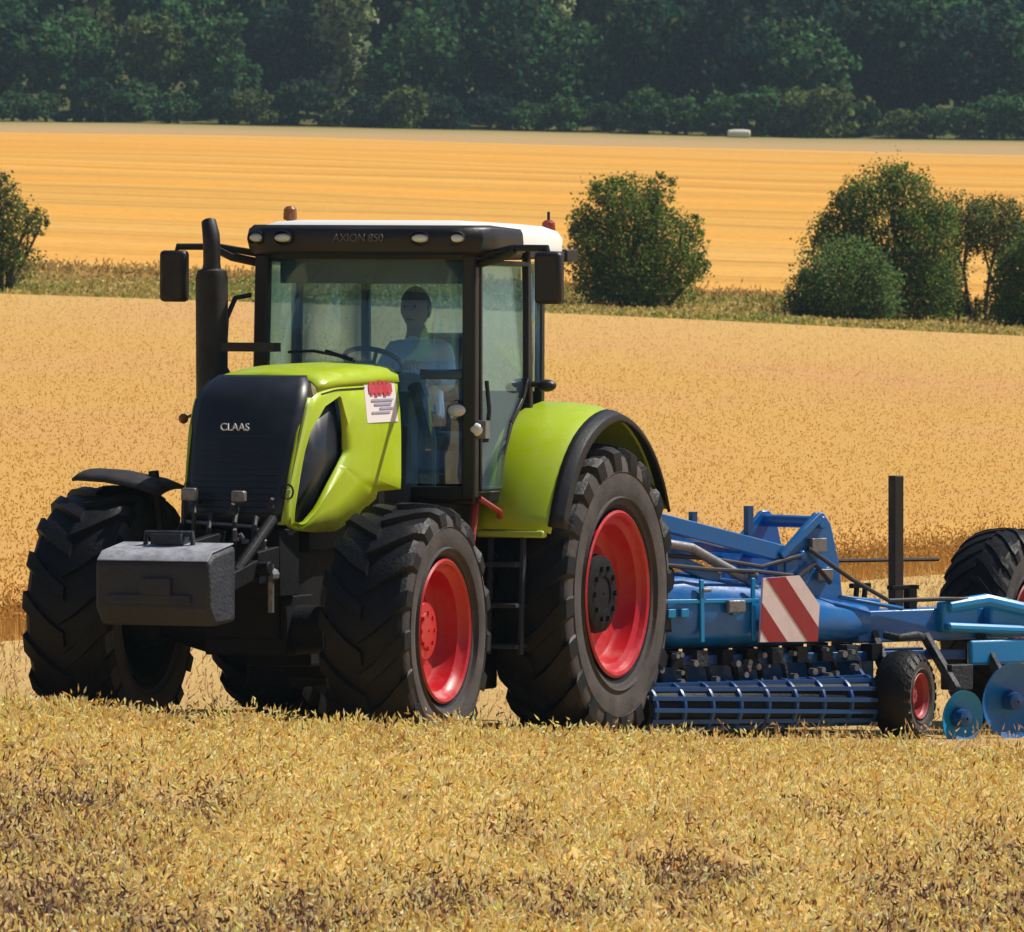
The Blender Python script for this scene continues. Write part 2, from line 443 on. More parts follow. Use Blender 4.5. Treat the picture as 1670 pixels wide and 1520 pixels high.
bmp = .5 * value_noise(x + 500, y * .6 + 500, 0.17, 42) + .3 * value_noise(x + 500, y * .6 + 500, 0.08, 43) - .4
keep = rng.random(n) < np.clip((0.35 + 1.1 * dens) * (1 - 0.35 * np.clip(wd, 0, 1)), 0.1, 1)
x, y, wd, dens, bmp = x[keep], y[keep], wd[keep], dens[keep], bmp[keep]
n = len(x)
h = 0.48 + rng.normal(0, 0.03, n) + 0.34 * bmp - 0.062 * np.clip(wd, 0, 1)
t = straw_tint(n, (0.95, 0.66, 0.235), 0.13, (0.46, 0.24, 0.06), 0.10)
t2 = straw_tint(n, (0.20, 0.11, 0.085), 0.35, (0.66, 0.48, 0.28), 0.4)
cr = rng.random(n) < 0.32
t[cr] = straw_tint(cr.sum(), (0.95, 0.79, 0.46), 0.08)
kk = (rng.random(n) < np.clip(wd * 1.1, 0, 0.85))[:, None]
t = np.where(kk, t2, t)
clump = value_noise(x + 500, y * .35 + 500, 0.11, 51) * .6 + value_noise(x + 500, y * .35 + 500, 0.05, 52) * .4
t = np.clip(t * (0.66 + 0.80 * clump)[:, None], 0.01, 0.93)
o = wheat('wheat_crop', x, y, ground_z(x, y), np.clip(h, 0.15, 0.9), t, ear_len=0.046, ear_w=0.0064, lean=0.18, blade_w=0.0035, full_ear=False, leaf=False)
tag(o, 'ripe golden wheat standing in the foreground before the tractor', 'wheat', kind='stuff')

# standing crop behind the tractor, dense at its cut edge
n = 42000
x = rng.uniform(-9, 11, n)
y = np.clip(edge_y(x), 78, 240) + rng.exponential(0.9, n)
h = crop_h(y, np.clip(edge_y(x), 78, 240)) + 0.02 + rng.normal(0, 0.03, n)
p1 = (x, y, h, straw_tint(n, (0.70, 0.42, 0.12), 0.18, (0.50, 0.26, 0.06), 0.25))
n = 80000
y = 90 + 176 * rng.random(n) ** 1.9
x = rng.uniform(-1, 1, n) * (y * 0.0446 + 3.0)
k = y > np.clip(edge_y(x), 78, 240)
x, y = x[k], y[k]; n = len(x)
h = crop_h(y, np.clip(edge_y(x), 78, 240)) + 0.01 + rng.normal(0, 0.018, n)
pk = value_noise(x + 500, y * 0.25 + 500, 2.5, 21)[:, None]
tn = straw_tint(n, (0.84, 0.54, 0.17), 0.07, (0.70, 0.43, 0.12), 0.2)
tn = tn * (1 - 0.25 * pk) + np.array([0.72, 0.41, 0.17])[None] * 0.25 * pk
p2 = (x, y, h, tn)
x, y, h, t = [np.concatenate([a, b]) for a, b in zip(p1, p2)]
o = wheat('wheat_stand', x, y, ground_z(x, y), h, np.clip(t, 0.01, 0.9), ear_len=0.036, ear_w=0.008, leaf=False, blade_w=0.004, lean=0.12, full_ear=False)
tag(o, 'tan wheat still standing in the field behind the tractor', 'wheat', kind='stuff')

# short stubble on the cut strip the tractor drives on
n = 26000
x = rng.uniform(-9, 10, n); y = rng.uniform(71, 122, n)
k = (y < np.clip(edge_y(x), 78, 240)) & (np.abs(x) < 0.0446 * y + 3.5)
x, y = x[k], y[k]; n = len(x)
o = wheat('stubble', x, y, ground_z(x, y), rng.uniform(0.04, 0.13, n), straw_tint(n, (0.66, 0.46, 0.20), 0.25), ear_len=0.05, ear_w=0.006, lean=0.5, leaf=True, full_ear=False)
tag(o, 'short pale stubble on the cut strip under the tractor', 'stubble', kind='stuff')

# rough grass on the verge below the hedgerow
n = 48000
x = rng.uniform(-38, 38, n); y = rng.uniform(266.0, 291.5, n)
gsel = value_noise(x + 500, y * 0.4 + 500, 2.2, 33)
h = (0.07 + 0.22 * rng.random(n) * (0.3 + gsel)) * np.where(y < 281, 0.45, 1.0)
ta = straw_tint(n, (0.50, 0.41, 0.12), 0.25, (0.70, 0.55, 0.24), 0.5)
tb = straw_tint(n, (0.30, 0.36, 0.08), 0.25, (0.60, 0.50, 0.20), 0.40)
t = np.where((gsel[:, None] > 0.60) | ((y < 270) & (rng.random(n) < .6))[:, None], tb, ta)
o = wheat('verge_grass', x, y, ground_z(x, y), h, t, ear_len=0.10, ear_w=0.035, lean=0.45, leaf=False, blade_w=0.035, full_ear=False)
tag(o, 'rough yellow green grass on the verge along the hedgerow', 'grass', kind='stuff')
# ragged front of the far crop
n = 26000
x = rng.uniform(-42, 42, n); y = FY0 - 0.3 + rng.exponential(2.5, n)
o = wheat('far_wheat_stand', x, y, ground_z(x, y), 0.22 + rng.normal(0, 0.04, n), straw_tint(n, (0.66, 0.47, 0.18), 0.2, (0.44, 0.33, 0.11), 0.25), ear_len=0.14, ear_w=0.03, leaf=False, blade_w=0.02, full_ear=False)
tag(o, 'front edge of the golden wheat field beyond the bushes', 'wheat', kind='stuff')

# ------------------------------------------------------------------ bushes and trees
def leaf_cards(P, size, tint, aspect=0.6, flat=0.0):
    n = len(P)
    d = rng.normal(0, 1, (n, 3)); d[:, 2] -= 0.25; d /= np.linalg.norm(d, axis=1)[:, None]
    e = np.cross(d, rng.normal(0, 1, (n, 3))); e /= np.linalg.norm(e, axis=1)[:, None] + 1e-9
    s = (size * rng.uniform(0.6, 1.4, n))[:, None]
    V = np.stack([P - d * s * 0.5, P + e * s * aspect * 0.5, P + d * s * 0.5, P - e * s * aspect * 0.5], 1)
    nn = np.cross(d, e) * s * 0.12
    V[:, 1] += nn; V[:, 3] += nn
    f = np.arange(n * 4).reshape(-1, 4)
    return V.reshape(-1, 3), f, np.repeat(np.clip(tint, 0.004, 0.9), 4, 0)

def crown_points(lobes, n, shell=0.55, sprays=0.12, seed=1):
    """leaf positions through a crown made of lobes, gathered in clumps, with sprays standing out"""
    r = np.random.default_rng(seed)
    vol = np.array([l[3] * l[4] * l[5] for l in lobes]) ** 0.75
    li = r.choice(len(lobes), n, p=vol / vol.sum())
    L = np.array(lobes)[li]
    nclump = max(12, n // 28)
    cl = r.choice(len(lobes), nclump, p=vol / vol.sum())
    d = r.normal(0, 1, (nclump, 3)); d /= np.linalg.norm(d, axis=1)[:, None]
    rad = shell + (1.0 - shell) * r.random(nclump) ** 0.6
    out = r.random(nclump) < sprays
    rad[out] *= r.uniform(1.05, 1.28, out.sum())
    CL = np.array(lobes)[cl]
    cc = CL[:, :3] + d * rad[:, None] * CL[:, 3:]
    ci = r.integers(0, nclump, n)
    cs = 0.16 * (CL[ci, 3:].mean(1))[:, None]
    P = cc[ci] + r.normal(0, 1, (n, 3)) * cs * 0.75
    lone = r.random(n) < 0.35
    dd = r.normal(0, 1, (n, 3)); dd /= np.linalg.norm(dd, axis=1)[:, None]
    Q = L[:, :3] + dd * (r.random(n) ** 0.45)[:, None] * L[:, 3:]
    P[lone] = Q[lone]
    cv = r.normal(0, 1, nclump)[ci]
    return P, cv

def leaf_tint(n, base, cv, spread=0.22, warm=None, wp=0.0):
    t = np.array(base)[None] * (1 + 0.30 * cv[:, None] + rng.normal(0, spread, (n, 1))) * (1 + rng.normal(0, 0.08, (n, 3)))
    if warm is not None:
        k = rng.random(n) < wp
        t[k] = np.array(warm)[None] * (1 + rng.normal(0, 0.2, (k.sum(), 1)))
    return np.clip(t, 0.006, 0.6)

def limb_mesh(name, segs, sides=7):
    bm = bmesh.new()
    for (p0, p1, r0, r1) in segs:
        p0, p1 = Vector(p0), Vector(p1)
        d = (p1 - p0).normalized(); a = d.orthogonal().normalized(); b_ = d.cross(a)
        R = []
        for p, r in ((p0, r0), (p1, r1)):
            R.append([bm.verts.new(p + (a * cos(2 * pi * k / sides) + b_ * sin(2 * pi * k / sides)) * r) for k in range(sides)])
        for k in range(sides):
            bm.faces.new((R[0][k], R[0][(k + 1) % sides], R[1][(k + 1) % sides], R[1][k]))
        bm.faces.new(R[1])
    me = bpy.data.meshes.new(name); bm.to_mesh(me); bm.free()
    me.materials.append(M['bark']); me.shade_smooth()
    return me

def bush(name, x, y, lobes, n, base, label, cat, group=None, leaf=0.088, warm=(0.26, 0.22, 0.05), wp=0.12, seed=1, sprays=0.17):
    z = gz(x, y)
    root = bpy.data.objects.new(name, None); col.objects.link(root); root.location = (x, y, z)
    tag(root, label, cat, group)
    P, cv = crown_points(lobes, n, 0.5, sprays, seed)
    ok = P[:, 2] > 0.03
    P, cv = P[ok], cv[ok]
    vv, ff, cc = leaf_cards(P, leaf, leaf_tint(len(P), base, cv, 0.25, warm, wp), 0.55)
    link('crown', np_mesh('crown', vv, ff, M['leaf'], cc), root)
    segs = []
    r = random.Random(seed)
    for l in lobes:
        bx, by = l[0] * 0.3 + r.uniform(-.15, .15), l[1] * 0.3
        m_ = (l[0] * 0.7 + bx * 0.3, l[1] * 0.7, l[2] * 0.55)
        segs.append(((bx, by, -0.1), m_, 0.06, 0.04))
        for q in range(3):
            e = (l[0] + r.uniform(-.6, .6) * l[3], l[1] + r.uniform(-.6, .6) * l[4], l[2] + r.uniform(0.1, .7) * l[5])
            segs.append((m_, e, 0.035, 0.012))
    link('trunk', limb_mesh('trunk', segs), root)
    return root

HG = 'bushes of the hedgerow between the two fields'
BG = (0.125, 0.195, 0.034)
bush('bush', 3.02, 282, [(-.2, 0, .55, 1.35, 1.2, .6), (-.2, 0, 1.9, 1.25, 1.2, 1.45), (.75, -.1, 1.45, 0.95, 1.0, 1.15), (-.95, 0, 1.35, 0.75, 0.9, 1.05), (.2, 0, .95, 1.35, 1.1, .95), (-.1, .1, 2.55, .75, .8, .85), (-1.4, 0.1, 2.2, .3, .4, .35), (1.35, 0, 2.05, .4, .45, .4), (-1.2, 0, 1.9, .4, .5, .5), (.65, 0, 2.95, .4, .5, .4), (-.75, 0, 2.95, .35, .5, .4), (1.45, 0, 1.0, .4, .5, .4)], 28000, BG,
     'round dense green bush standing alone just right of the tractor cab', 'bush', HG, seed=3)
bush('bush', 9.3, 282.5, [(.2, 0, .55, 1.5, 1.2, .6), (-.1, 0, 2.4, 1.3, 1.2, 1.5), (.85, 0, 1.7, 0.95, 1.1, 1.35), (1.25, 0, .8, .55, .8, .85), (-1.1, 0.1, 1.9, 0.95, 1.0, .95), (.2, 0, 1.0, 1.4, 1.2, 1.05), (.5, 0, 3.0, .8, .8, .8), (-.8, .1, 3.0, .55, .7, .65), (-1.5, 0, 2.3, .4, .5, .45), (.15, 0, 3.6, .45, .5, .4), (1.25, 0, 2.6, .4, .5, .5), (-1.25, 0, 2.95, .35, .4, .35)], 32000, (0.115, 0.185, 0.040),
     'tallest dark green bush of the hedgerow, with a smaller bush at its left foot', 'bush', HG, seed=5)
bush('bush', 8.15, 280, [(0, 0, .45, 1.25, 1.0, .5), (0, 0, 1.05, 1.15, 1.0, 1.0), (-.85, 0, .65, .7, .8, .65), (.75, 0, .8, .65, .8, .8)], 16000, (0.125, 0.205, 0.06),
     'low rounded bush growing at the left foot of the tallest bush', 'bush', HG, seed=8, wp=0.05)
bush('bush', 11.5, 284, [(-.4, 0, 2.5, .85, .9, .9), (.4, 0, 2.4, .9, .9, .85), (-.75, 0, 1.1, .48, .5, 1.05), (-.1, 0, .32, .6, .5, .38), (1.1, 0, 2.3, .85, .9, .75), (-.6, 0, .5, .5, .5, .5)], 13000, (0.11, 0.145, 0.050),
     'thin leafed bush arching over a pale gap beside the tallest bush', 'bush', HG, seed=12, wp=0.2)
bush('bush', 12.55, 281, [(-.45, 0, .95, .45, .6, .9), (0, 0, 1.2, .8, .8, 1.1), (.6, 0, 1.6, .9, .8, 1.1), (.3, 0, .6, .95, .8, .6)], 15000, (0.105, 0.18, 0.040),
     'dark bush cut by the right edge of the picture, past the pale gap', 'bush', HG, seed=14)
bush('bush', -12.15, 272, [(-.2, 0, 1.5, 1.0, 1.0, 1.25), (.45, 0, 1.75, .75, .7, .5), (.2, .1, .8, .8, .8, .7), (.85, 0, 1.6, .35, .3, .25), (-.9, 0, 1.2, .8, .8, 1.0), (.1, 0, 2.4, .45, .4, .45)], 10000, (0.095, 0.14, 0.034),
     'ragged bush with spreading twigs at the left edge, clear of the hedgerow', 'bush', HG, seed=17, wp=0.22, sprays=0.3)

# the wood: a dozen crowns and shrubs built once, copied through the rows
FC = {'dark': (0.020, 0.062, 0.028), 'mid': (0.055, 0.135, 0.045), 'pale': (0.30, 0.38, 0.18), 'olive': (0.11, 0.155, 0.045), 'blue': (0.010, 0.038, 0.030)}
def crown_variant(kind, hgt, wid, seed, n=4200, low=0.08, leaf=0.55):
    r = random.Random(seed)
    lobes = [(0, 0, hgt * .60, wid * .36, wid * .36, hgt * .33)]
    for q in range(9):
        a = r.uniform(0, 2 * pi); zz = r.uniform(low, .9)
        rr = wid * (.30 if zz < .7 else .18)
        s = r.uniform(.18, .30)
        lobes.append((cos(a) * rr, sin(a) * rr, hgt * zz, wid * s, wid * s, hgt * s * .62))
    P, cv = crown_points(lobes, n, .55, .16, seed)
    P = P[P[:, 2] > 0.1]; cv = cv[:len(P)]
    vv, ff, cc = leaf_cards(P, leaf, leaf_tint(len(P), FC[kind], cv, .28, (0.09, 0.10, 0.03), .04), .65)
    crown = np_mesh('crown', vv, ff, M['leaf'], cc)
    segs = [((0, 0, -.4), (0.1, 0, hgt * .35), wid * .045, wid * .035), ((0.1, 0, hgt * .35), (0, .1, hgt * .75), wid * .035, wid * .012)]
    for l in lobes[1:]:
        segs.append(((0.1, 0, hgt * r.uniform(.25, .5)), l[:3], wid * .018, wid * .006))
    return crown, limb_mesh('trunk', segs, 6)
VAR = {}
for kind, hgt, wid, cnt in [('dark', 9, 7, 2), ('mid', 9, 7.5, 2), ('olive', 8, 6.5, 1), ('blue', 10, 8, 2), ('pale', 9.5, 4.2, 1)]:
    VAR[kind] = [crown_variant(kind, hgt, wid, 40 + len(VAR) * 7 + q) for q in range(cnt)]
SHR = {}
for kind in ('dark', 'mid', 'olive', 'blue'):
    SHR[kind] = [crown_variant(kind, 3.0, 4.2, 90 + len(SHR) * 5 + q, 2000, .05, .36) for q in range(2)]

def place_tree(name, var, x, y, s, rz, label, cat, group):
    root = bpy.data.objects.new(name, None); col.objects.link(root)
    root.location = (x, y, gz(x, y) - 0.1); root.rotation_euler = (0, 0, rz); root.scale = (s, s, s * random.uniform(.92, 1.1))
    tag(root, label, cat, group)
    link('crown', var[0], root); link('trunk', var[1], root)
    return root
TG = 'trees of the wood beyond the fields'
SG = 'shrubs along the foot of the wood'
# front row, left to right: (picture-plane x in metres at the wood, kind, scale)
FRONT = [(-37, 'dark', 1.0), (-31, 'mid', .95), (-25.5, 'olive', .9), (-20.8, 'mid', .8), (-15.8, 'blue', .78), (-11.8, 'pale', 1.15), (-6.5, 'mid', .95), (-1, 'dark', 1.0),
         (4.5, 'mid', .9), (9.5, 'dark', 1.05), (15, 'blue', 1.0), (20.5, 'mid', 1.0), (26, 'dark', 1.1), (31.5, 'blue', 1.0), (37, 'mid', 1.05)]
WHERE = ['dark tree of the wood in the picture\'s top left corner', 'mid green tree of the wood, second in its front row from the left', 'olive tree of the wood, third in its front row from the left',
         'mid green tree of the wood standing just left of the blackish round crown', 'blackish blue round crowned tree of the wood beside the narrow pale tree', 'narrow pale grey green tree standing out of the dark wood',
         'mid green tree of the wood just right of the narrow pale tree', 'dark tree of the wood above the tractor cab roof', 'mid green tree of the wood above the lone round bush, on its left',
         'dark tree of the wood above the lone round bush, on its right', 'blue green tree of the wood above the pale bale', 'mid green tree of the wood, next right after the tree above the pale bale',
         'tallest dark tree of the wood, above the tallest hedgerow bush', 'blue green tree of the wood, second in its front row from the right', 'mid green tree of the wood, rightmost of its front row']
for (x, kind, s), lab in zip(FRONT, WHERE):
    place_tree('tree', random.choice(VAR[kind]), x, 812 + random.uniform(-2, 3), s, random.uniform(0, 6.28), lab, 'tree', TG)
place_tree('tree', VAR['pale'][0], 2.6, 838, 1.3, 2.0, 'pale green tree top showing over the dark wood above the cab roof beacon', 'tree', TG)
for sg in (-1, 1):
    for k in range(9):
        place_tree('tree', random.choice(VAR[random.choice(['dark', 'mid', 'blue', 'olive', 'mid'])]), sg * (43 + 5.6 * k + random.uniform(-1, 1)), 812 + random.uniform(-2, 3), random.uniform(.9, 1.1), random.uniform(0, 6.28),
                   "front row tree of the wood, beyond the picture's %s edge" % ('left' if sg < 0 else 'right'), 'tree', TG)
for row, (yy, n_, s) in enumerate([(830, 31, 1.05), (852, 31, 1.1), (880, 31, 1.15), (915, 29, 1.2)]):
    for k in range(n_):
        x = -92 + 184 * (k + .5 + random.uniform(-.35, .35)) / n_
        kind = random.choice(['dark', 'mid', 'blue', 'blue', 'mid', 'olive'] if row < 2 else ['mid', 'dark', 'olive', 'mid', 'blue'])
        place_tree('tree', random.choice(VAR[kind]), x, yy + random.uniform(-5, 5), s * random.uniform(.85, 1.15), random.uniform(0, 6.28),
                   'tree crowded in the back rows of the wood, behind its front row', 'tree', TG)
shx = []
x = -90.0
while x < 90:
    shx.append(x); x += random.uniform(1.9, 3.4)
ANCH = [(-35.8, "the picture's left edge"), (-11.3, 'the narrow pale tree'), (3.0, 'the cab roof beacon'), (15.9, 'the pale bale'), (35.8, "the picture's right edge")]
ORD = ['first', 'second', 'third', 'fourth', 'fifth', 'sixth', 'seventh', 'eighth']
def shrub_label(x):
    if abs(x) > 36.5: return "low dark shrub at the foot of the wood, beyond the picture's %s edge" % ('left' if x < 0 else 'right')
    ax, an = min(ANCH, key=lambda q: abs(q[0] - x))
    left = x < ax
    k = sum(1 for q in shx if (ax > q > x if left else ax < q < x))
    return 'low shrub at the wood foot, %s %s of %s' % (ORD[k], 'left' if left else 'right', an)
for x in shx:
    kind = random.choice(['dark', 'mid', 'olive', 'blue', 'mid'])
    place_tree('shrub', random.choice(SHR[kind]), x, 803.5 + random.uniform(-1, 2), random.uniform(.75, 1.2), random.uniform(0, 6.28), shrub_label(x), 'shrub', SG)

# ------------------------------------------------------------------ mesh builder for machines
class MB:
    def __init__(s):
        s.v = []; s.f = []; s.m = []
    def add(s, vs, fs, mi=0):
        b = len(s.v); s.v += [tuple(p) for p in vs]
        s.f += [tuple(b + i for i in f) for f in fs]; s.m += [mi] * len(fs)
    def box(s, x0, x1, y0, y1, z0, z1, mi=0, rot=None):
        vs = [Vector((x, y, z)) for z in (z0, z1) for y in (y0, y1) for x in (x0, x1)]
        if rot is not None:
            c = sum(vs, Vector()) / 8
            vs = [rot @ (p - c) + c for p in vs]
        s.add(vs, [(0, 2, 3, 1), (4, 5, 7, 6), (0, 1, 5, 4), (2, 6, 7, 3), (0, 4, 6, 2), (1, 3, 7, 5)], mi)
    def tube(s, pts, r, sides=10, mi=0, caps=True, flat=1.0):
        pts = [Vector(p) for p in pts]; n = len(pts)
        rr = r if isinstance(r, (list, tuple)) else [r] * n
        rings = []; up = None
        for i, p in enumerate(pts):
            t = (pts[min(i + 1, n - 1)] - pts[max(i - 1, 0)]).normalized()
            if up is None: up = t.orthogonal().normalized()
            a = (up - t * up.dot(t)).normalized(); up = a; b = t.cross(a)
            rings.append([p + (a * cos(2 * pi * k / sides) + b * sin(2 * pi * k / sides) * flat) * rr[i] for k in range(sides)])
        vs = [q for R in rings for q in R]
        fs = [(i * sides + k, i * sides + (k + 1) % sides, (i + 1) * sides + (k + 1) % sides, (i + 1) * sides + k) for i in range(n - 1) for k in range(sides)]
        if caps: fs += [tuple(range(sides))[::-1], tuple((n - 1) * sides + k for k in range(sides))]
        s.add(vs, fs, mi)
    def bar(s, p0, p1, w, h, mi=0, upv=(0, 0, 1)):
        p0, p1 = Vector(p0), Vector(p1); d = (p1 - p0).normalized(); u = Vector(upv)
        if abs(d.dot(u)) > .95: u = Vector((1, 0, 0))
        a = d.cross(u).normalized(); b = a.cross(d)
        vs = [p + a * sx * w / 2 + b * sz * h / 2 for p in (p0, p1) for sx, sz in ((-1, -1), (1, -1), (1, 1), (-1, 1))]
        s.add(vs, [(0, 3, 2, 1), (4, 5, 6, 7), (0, 1, 5, 4), (1, 2, 6, 5), (2, 3, 7, 6), (3, 0, 4, 7)], mi)
    def prism(s, poly, d0, d1, axis='y', mi=0, to=None):
        """poly of 2D points pushed from d0 to d1 along an axis; points are the other two axes in order"""
        if to is None:
            to = {'y': lambda p, d: (p[0], d, p[1]), 'x': lambda p, d: (d, p[0], p[1]), 'z': lambda p, d: (p[0], p[1], d)}[axis]
        n = len(poly)
        vs = [to(p, d0) for p in poly] + [to(p, d1) for p in poly]
        fs = [tuple(range(n))[::-1], tuple(range(n, 2 * n))] + [(i, (i + 1) % n, n + (i + 1) % n, n + i) for i in range(n)]
        s.add(vs, fs, mi)
    def loft(s, secs, mi=0, caps=False, closed=False):
        k = len(secs[0]); n = len(secs)
        vs = [q for S_ in secs for q in S_]
        kk = k if closed else k - 1
        fs = [(i * k + j, i * k + (j + 1) % k, (i + 1) * k + (j + 1) % k, (i + 1) * k + j) for i in range(n - 1) for j in range(kk)]
        if caps: fs += [tuple(range(k))[::-1], tuple((n - 1) * k + j for j in range(k))]
        s.add(vs, fs, mi)
    def lathe(s, prof, seg=40, mi=0, axis='y', c=(0, 0, 0), caps=False):
        """prof: (along axis, radius)"""
        vs = []
        for (w, r) in prof:
            for k in range(seg):
                a = 2 * pi * k / seg
                p = {'y': (r * cos(a), w, r * sin(a)), 'z': (r * cos(a), r * sin(a), w), 'x': (w, r * cos(a), r * sin(a))}[axis]
                vs.append((p[0] + c[0], p[1] + c[1], p[2] + c[2]))
        n = len(prof)
        fs = [(i * seg + k, i * seg + (k + 1) % seg, (i + 1) * seg + (k + 1) % seg, (i + 1) * seg + k) for i in range(n - 1) for k in range(seg)]
        if caps: fs += [tuple(range(seg))[::-1], tuple((n - 1) * seg + k for k in range(seg))]
        s.add(vs, fs, mi)
    def ball(s, c, r, mi=0, seg=14, rings=9, sc=(1, 1, 1)):
        prof = []
        vs = []; fs = []
        for i in range(rings + 1):
            t = pi * i / rings
            for k in range(seg):
                a = 2 * pi * k / seg
                vs.append((c[0] + r * sc[0] * sin(t) * cos(a), c[1] + r * sc[1] * sin(t) * sin(a), c[2] + r * sc[2] * cos(t)))
        fs = [(i * seg + k, (i + 1) * seg + k, (i + 1) * seg + (k + 1) % seg, i * seg + (k + 1) % seg) for i in range(rings) for k in range(seg)]
        s.add(vs, fs, mi)
    def build(s, name, mats, parent=None, bevel=0.0, smooth=35, loc=(0, 0, 0), solid=0.0, rot=None):
        me = bpy.data.meshes.new(name)
        me.from_pydata(s.v, [], s.f)
        mats = mats if isinstance(mats, list) else [mats]
        for m in mats: me.materials.append(M[m] if isinstance(m, str) else m)
        me.polygons.foreach_set('material_index', s.m)
        bm = bmesh.new(); bm.from_mesh(me)
        bmesh.ops.remove_doubles(bm, verts=bm.verts, dist=1e-5)
        bmesh.ops.recalc_face_normals(bm, faces=bm.faces)
        bm.to_mesh(me); bm.free()
        if smooth:
            me.shade_smooth(); me.set_sharp_from_angle(angle=radians(smooth))
        o = link(name, me, parent, loc)
        if rot is not None: o.rotation_euler = rot
        if solid:
            q = o.modifiers.new('thickness', 'SOLIDIFY'); q.thickness = solid; q.offset = 0
        if bevel:
            q = o.modifiers.new('bevel', 'BEVEL'); q.width = bevel; q.segments = 2; q.limit_method = 'ANGLE'; q.angle_limit = radians(40)
            q.harden_normals = False
        return o

def text(name, body, size, mat, parent, mtx, depth=0.004):
    c = bpy.data.curves.new(name, 'FONT'); c.body = body; c.size = size; c.extrude = depth; c.align_x = 'CENTER'; c.align_y = 'CENTER'
    c.materials.append(M[mat])
    t_ = bpy.data.objects.new(name, c); col.objects.link(t_)
    me = bpy.data.meshes.new_from_object(t_.evaluated_get(bpy.context.evaluated_depsgraph_get()))
    bpy.data.objects.remove(t_)
    o = link(name, me, parent); o.matrix_local = mtx
    return o

def wheel(parent, loc, R, W, Rr, lugs, side, rot=0.0, rim='red', lug_h=0.05, dark_hub=False, skew=0.75, lug_w=0.045):
    """wheel (hub) > tyre, rim; axle along local y, side = +1 when its outer face looks to +y"""
    hub = MB()
    fo = side * W * 0.5
    hub.lathe([(-side * W * .30, .10), (fo * .48, .14 * Rr / .5), (fo * .54, .13 * Rr / .5), (fo * .56, .01)], 20, 0)
    for k in range(8):
        a = 2 * pi * k / 8
        hub.lathe([(fo * .40, .016), (fo * .58, .016), (fo * .585, .001)], 6, 0, c=(cos(a) * Rr * .25, 0, sin(a) * Rr * .25))
    root = hub.build('wheel', 'dark' if dark_hub else rim, parent, loc=loc, rot=(0, 0, rot))
    # rim: outer lip, stepped barrel, dish
    r = MB()
    r.lathe([(fo * .93, Rr * 1.03), (fo * .97, Rr * 1.0), (fo * .93, Rr * .96), (fo * .80, Rr * .93), (fo * .72, Rr * .86), (fo * .45, Rr * .84), (fo * .30, Rr * .80), (fo * .22, Rr * .62),
             (fo * .36, Rr * .46), (fo * .50, Rr * .40), (fo * .52, Rr * .12)], 56)
    r.lathe([(-fo * .93, Rr * 1.03), (-fo * .9, Rr * .95), (-fo * .4, Rr * .85), (fo * .2, Rr * .8)], 40)
    nf = 56 * 10
    for i in range(nf, len(r.f)): r.m[i] = 1
    ro = r.build('rim', [rim, 'dark'], root)
    if dark_hub:
        h = MB(); h.lathe([(fo * .25, Rr * .50), (fo * .52, Rr * .47), (fo * .58, Rr * .40), (fo * .58, Rr * .22), (fo * .40, Rr * .20), (fo * .40, .01)], 24)
        for k in range(10):
            a = 2 * pi * k / 10
            h.lathe([(fo * .5, .02), (fo * .66, .02), (fo * .665, .001)], 6, c=(cos(a) * Rr * .32, 0, sin(a) * Rr * .32))
        h.build('hub_cover', 'dark', root)
    # tyre carcass
    t = MB()
    hW = W / 2; Rc = R - lug_h
    prof = [(.80, Rr * .99), (.93, Rr + (R - Rr) * .12), (1.02, Rr + (R - Rr) * .38), (1.03, Rr + (R - Rr) * .55), (.99, Rr + (R - Rr) * .72), (.93, Rc - .03), (.84, Rc - .005), (.5, Rc + .012), (0, Rc + .018)]
    full = [(w * hW, q) for w, q in prof] + [(-w * hW, q) for w, q in prof[-2::-1]]
    n0 = len(t.f)
    t.lathe(full, 72)
    for i in range(len(full) - 1):
        side_face = abs(full[i][0]) > hW * .95 or abs(full[i + 1][0]) > hW * .95
        if side_face:
            for k in range(72): t.m[n0 + i * 72 + k] = 1
    # moulded rings on the sidewall
    for sg in (1, -1):
        for q in (.22, .60):
            rr = Rr + (R - Rr) * q
            t.lathe([(sg * hW * .95, rr - .012), (sg * hW * 1.045, rr), (sg * hW * .95, rr + .012)], 56, 1)
    # lugs
    for sg in (1, -1):
        for k in range(lugs):
            a0 = 2 * pi * (k + (0.5 if sg < 0 else 0)) / lugs
            st = [(-.04, 0.0, Rc + .0, R + .006), (.30, .26, Rc, R + .004), (.62, .60, Rc - .01, R - .004), (.86, .90, Rc - .03, R - .02), (.985, 1.05, Rc - .06, R - .055), (1.015, 1.10, R - (R - Rr) * .42, R - (R - Rr) * .36)]
            secs = []
            for (w, da, rb, rt) in st:
                a = a0 + da * skew * hW / R * 1.15
                hw = lug_w * (1.0 + .35 * w) / R
                y_ = sg * w * hW
                y2 = y_ + (sg * .012 if w > .9 else 0)
                secs.append([(rb * cos(a - hw * 1.35), y_, rb * sin(a - hw * 1.35)), (rt * cos(a - hw), y2, rt * sin(a - hw)), (rt * cos(a + hw), y2, rt * sin(a + hw)), (rb * cos(a + hw * 1.35), y_, rb * sin(a + hw * 1.35))])
            t.loft(secs, 0, caps=True)
    t.build('tyre', ['tread', 'side'], root, smooth=28)
    return root

# ------------------------------------------------------------------ tractor (local x forward, y to its left, z up)
TR = bpy.data.objects.new('tractor', None); col.objects.link(TR)
TR.location = (-0.407, 80, 0); TR.rotation_euler = (0, 0, radians(-113))
tag(TR, 'lime green tractor with black grille, white roof and red wheel rims', 'tractor')

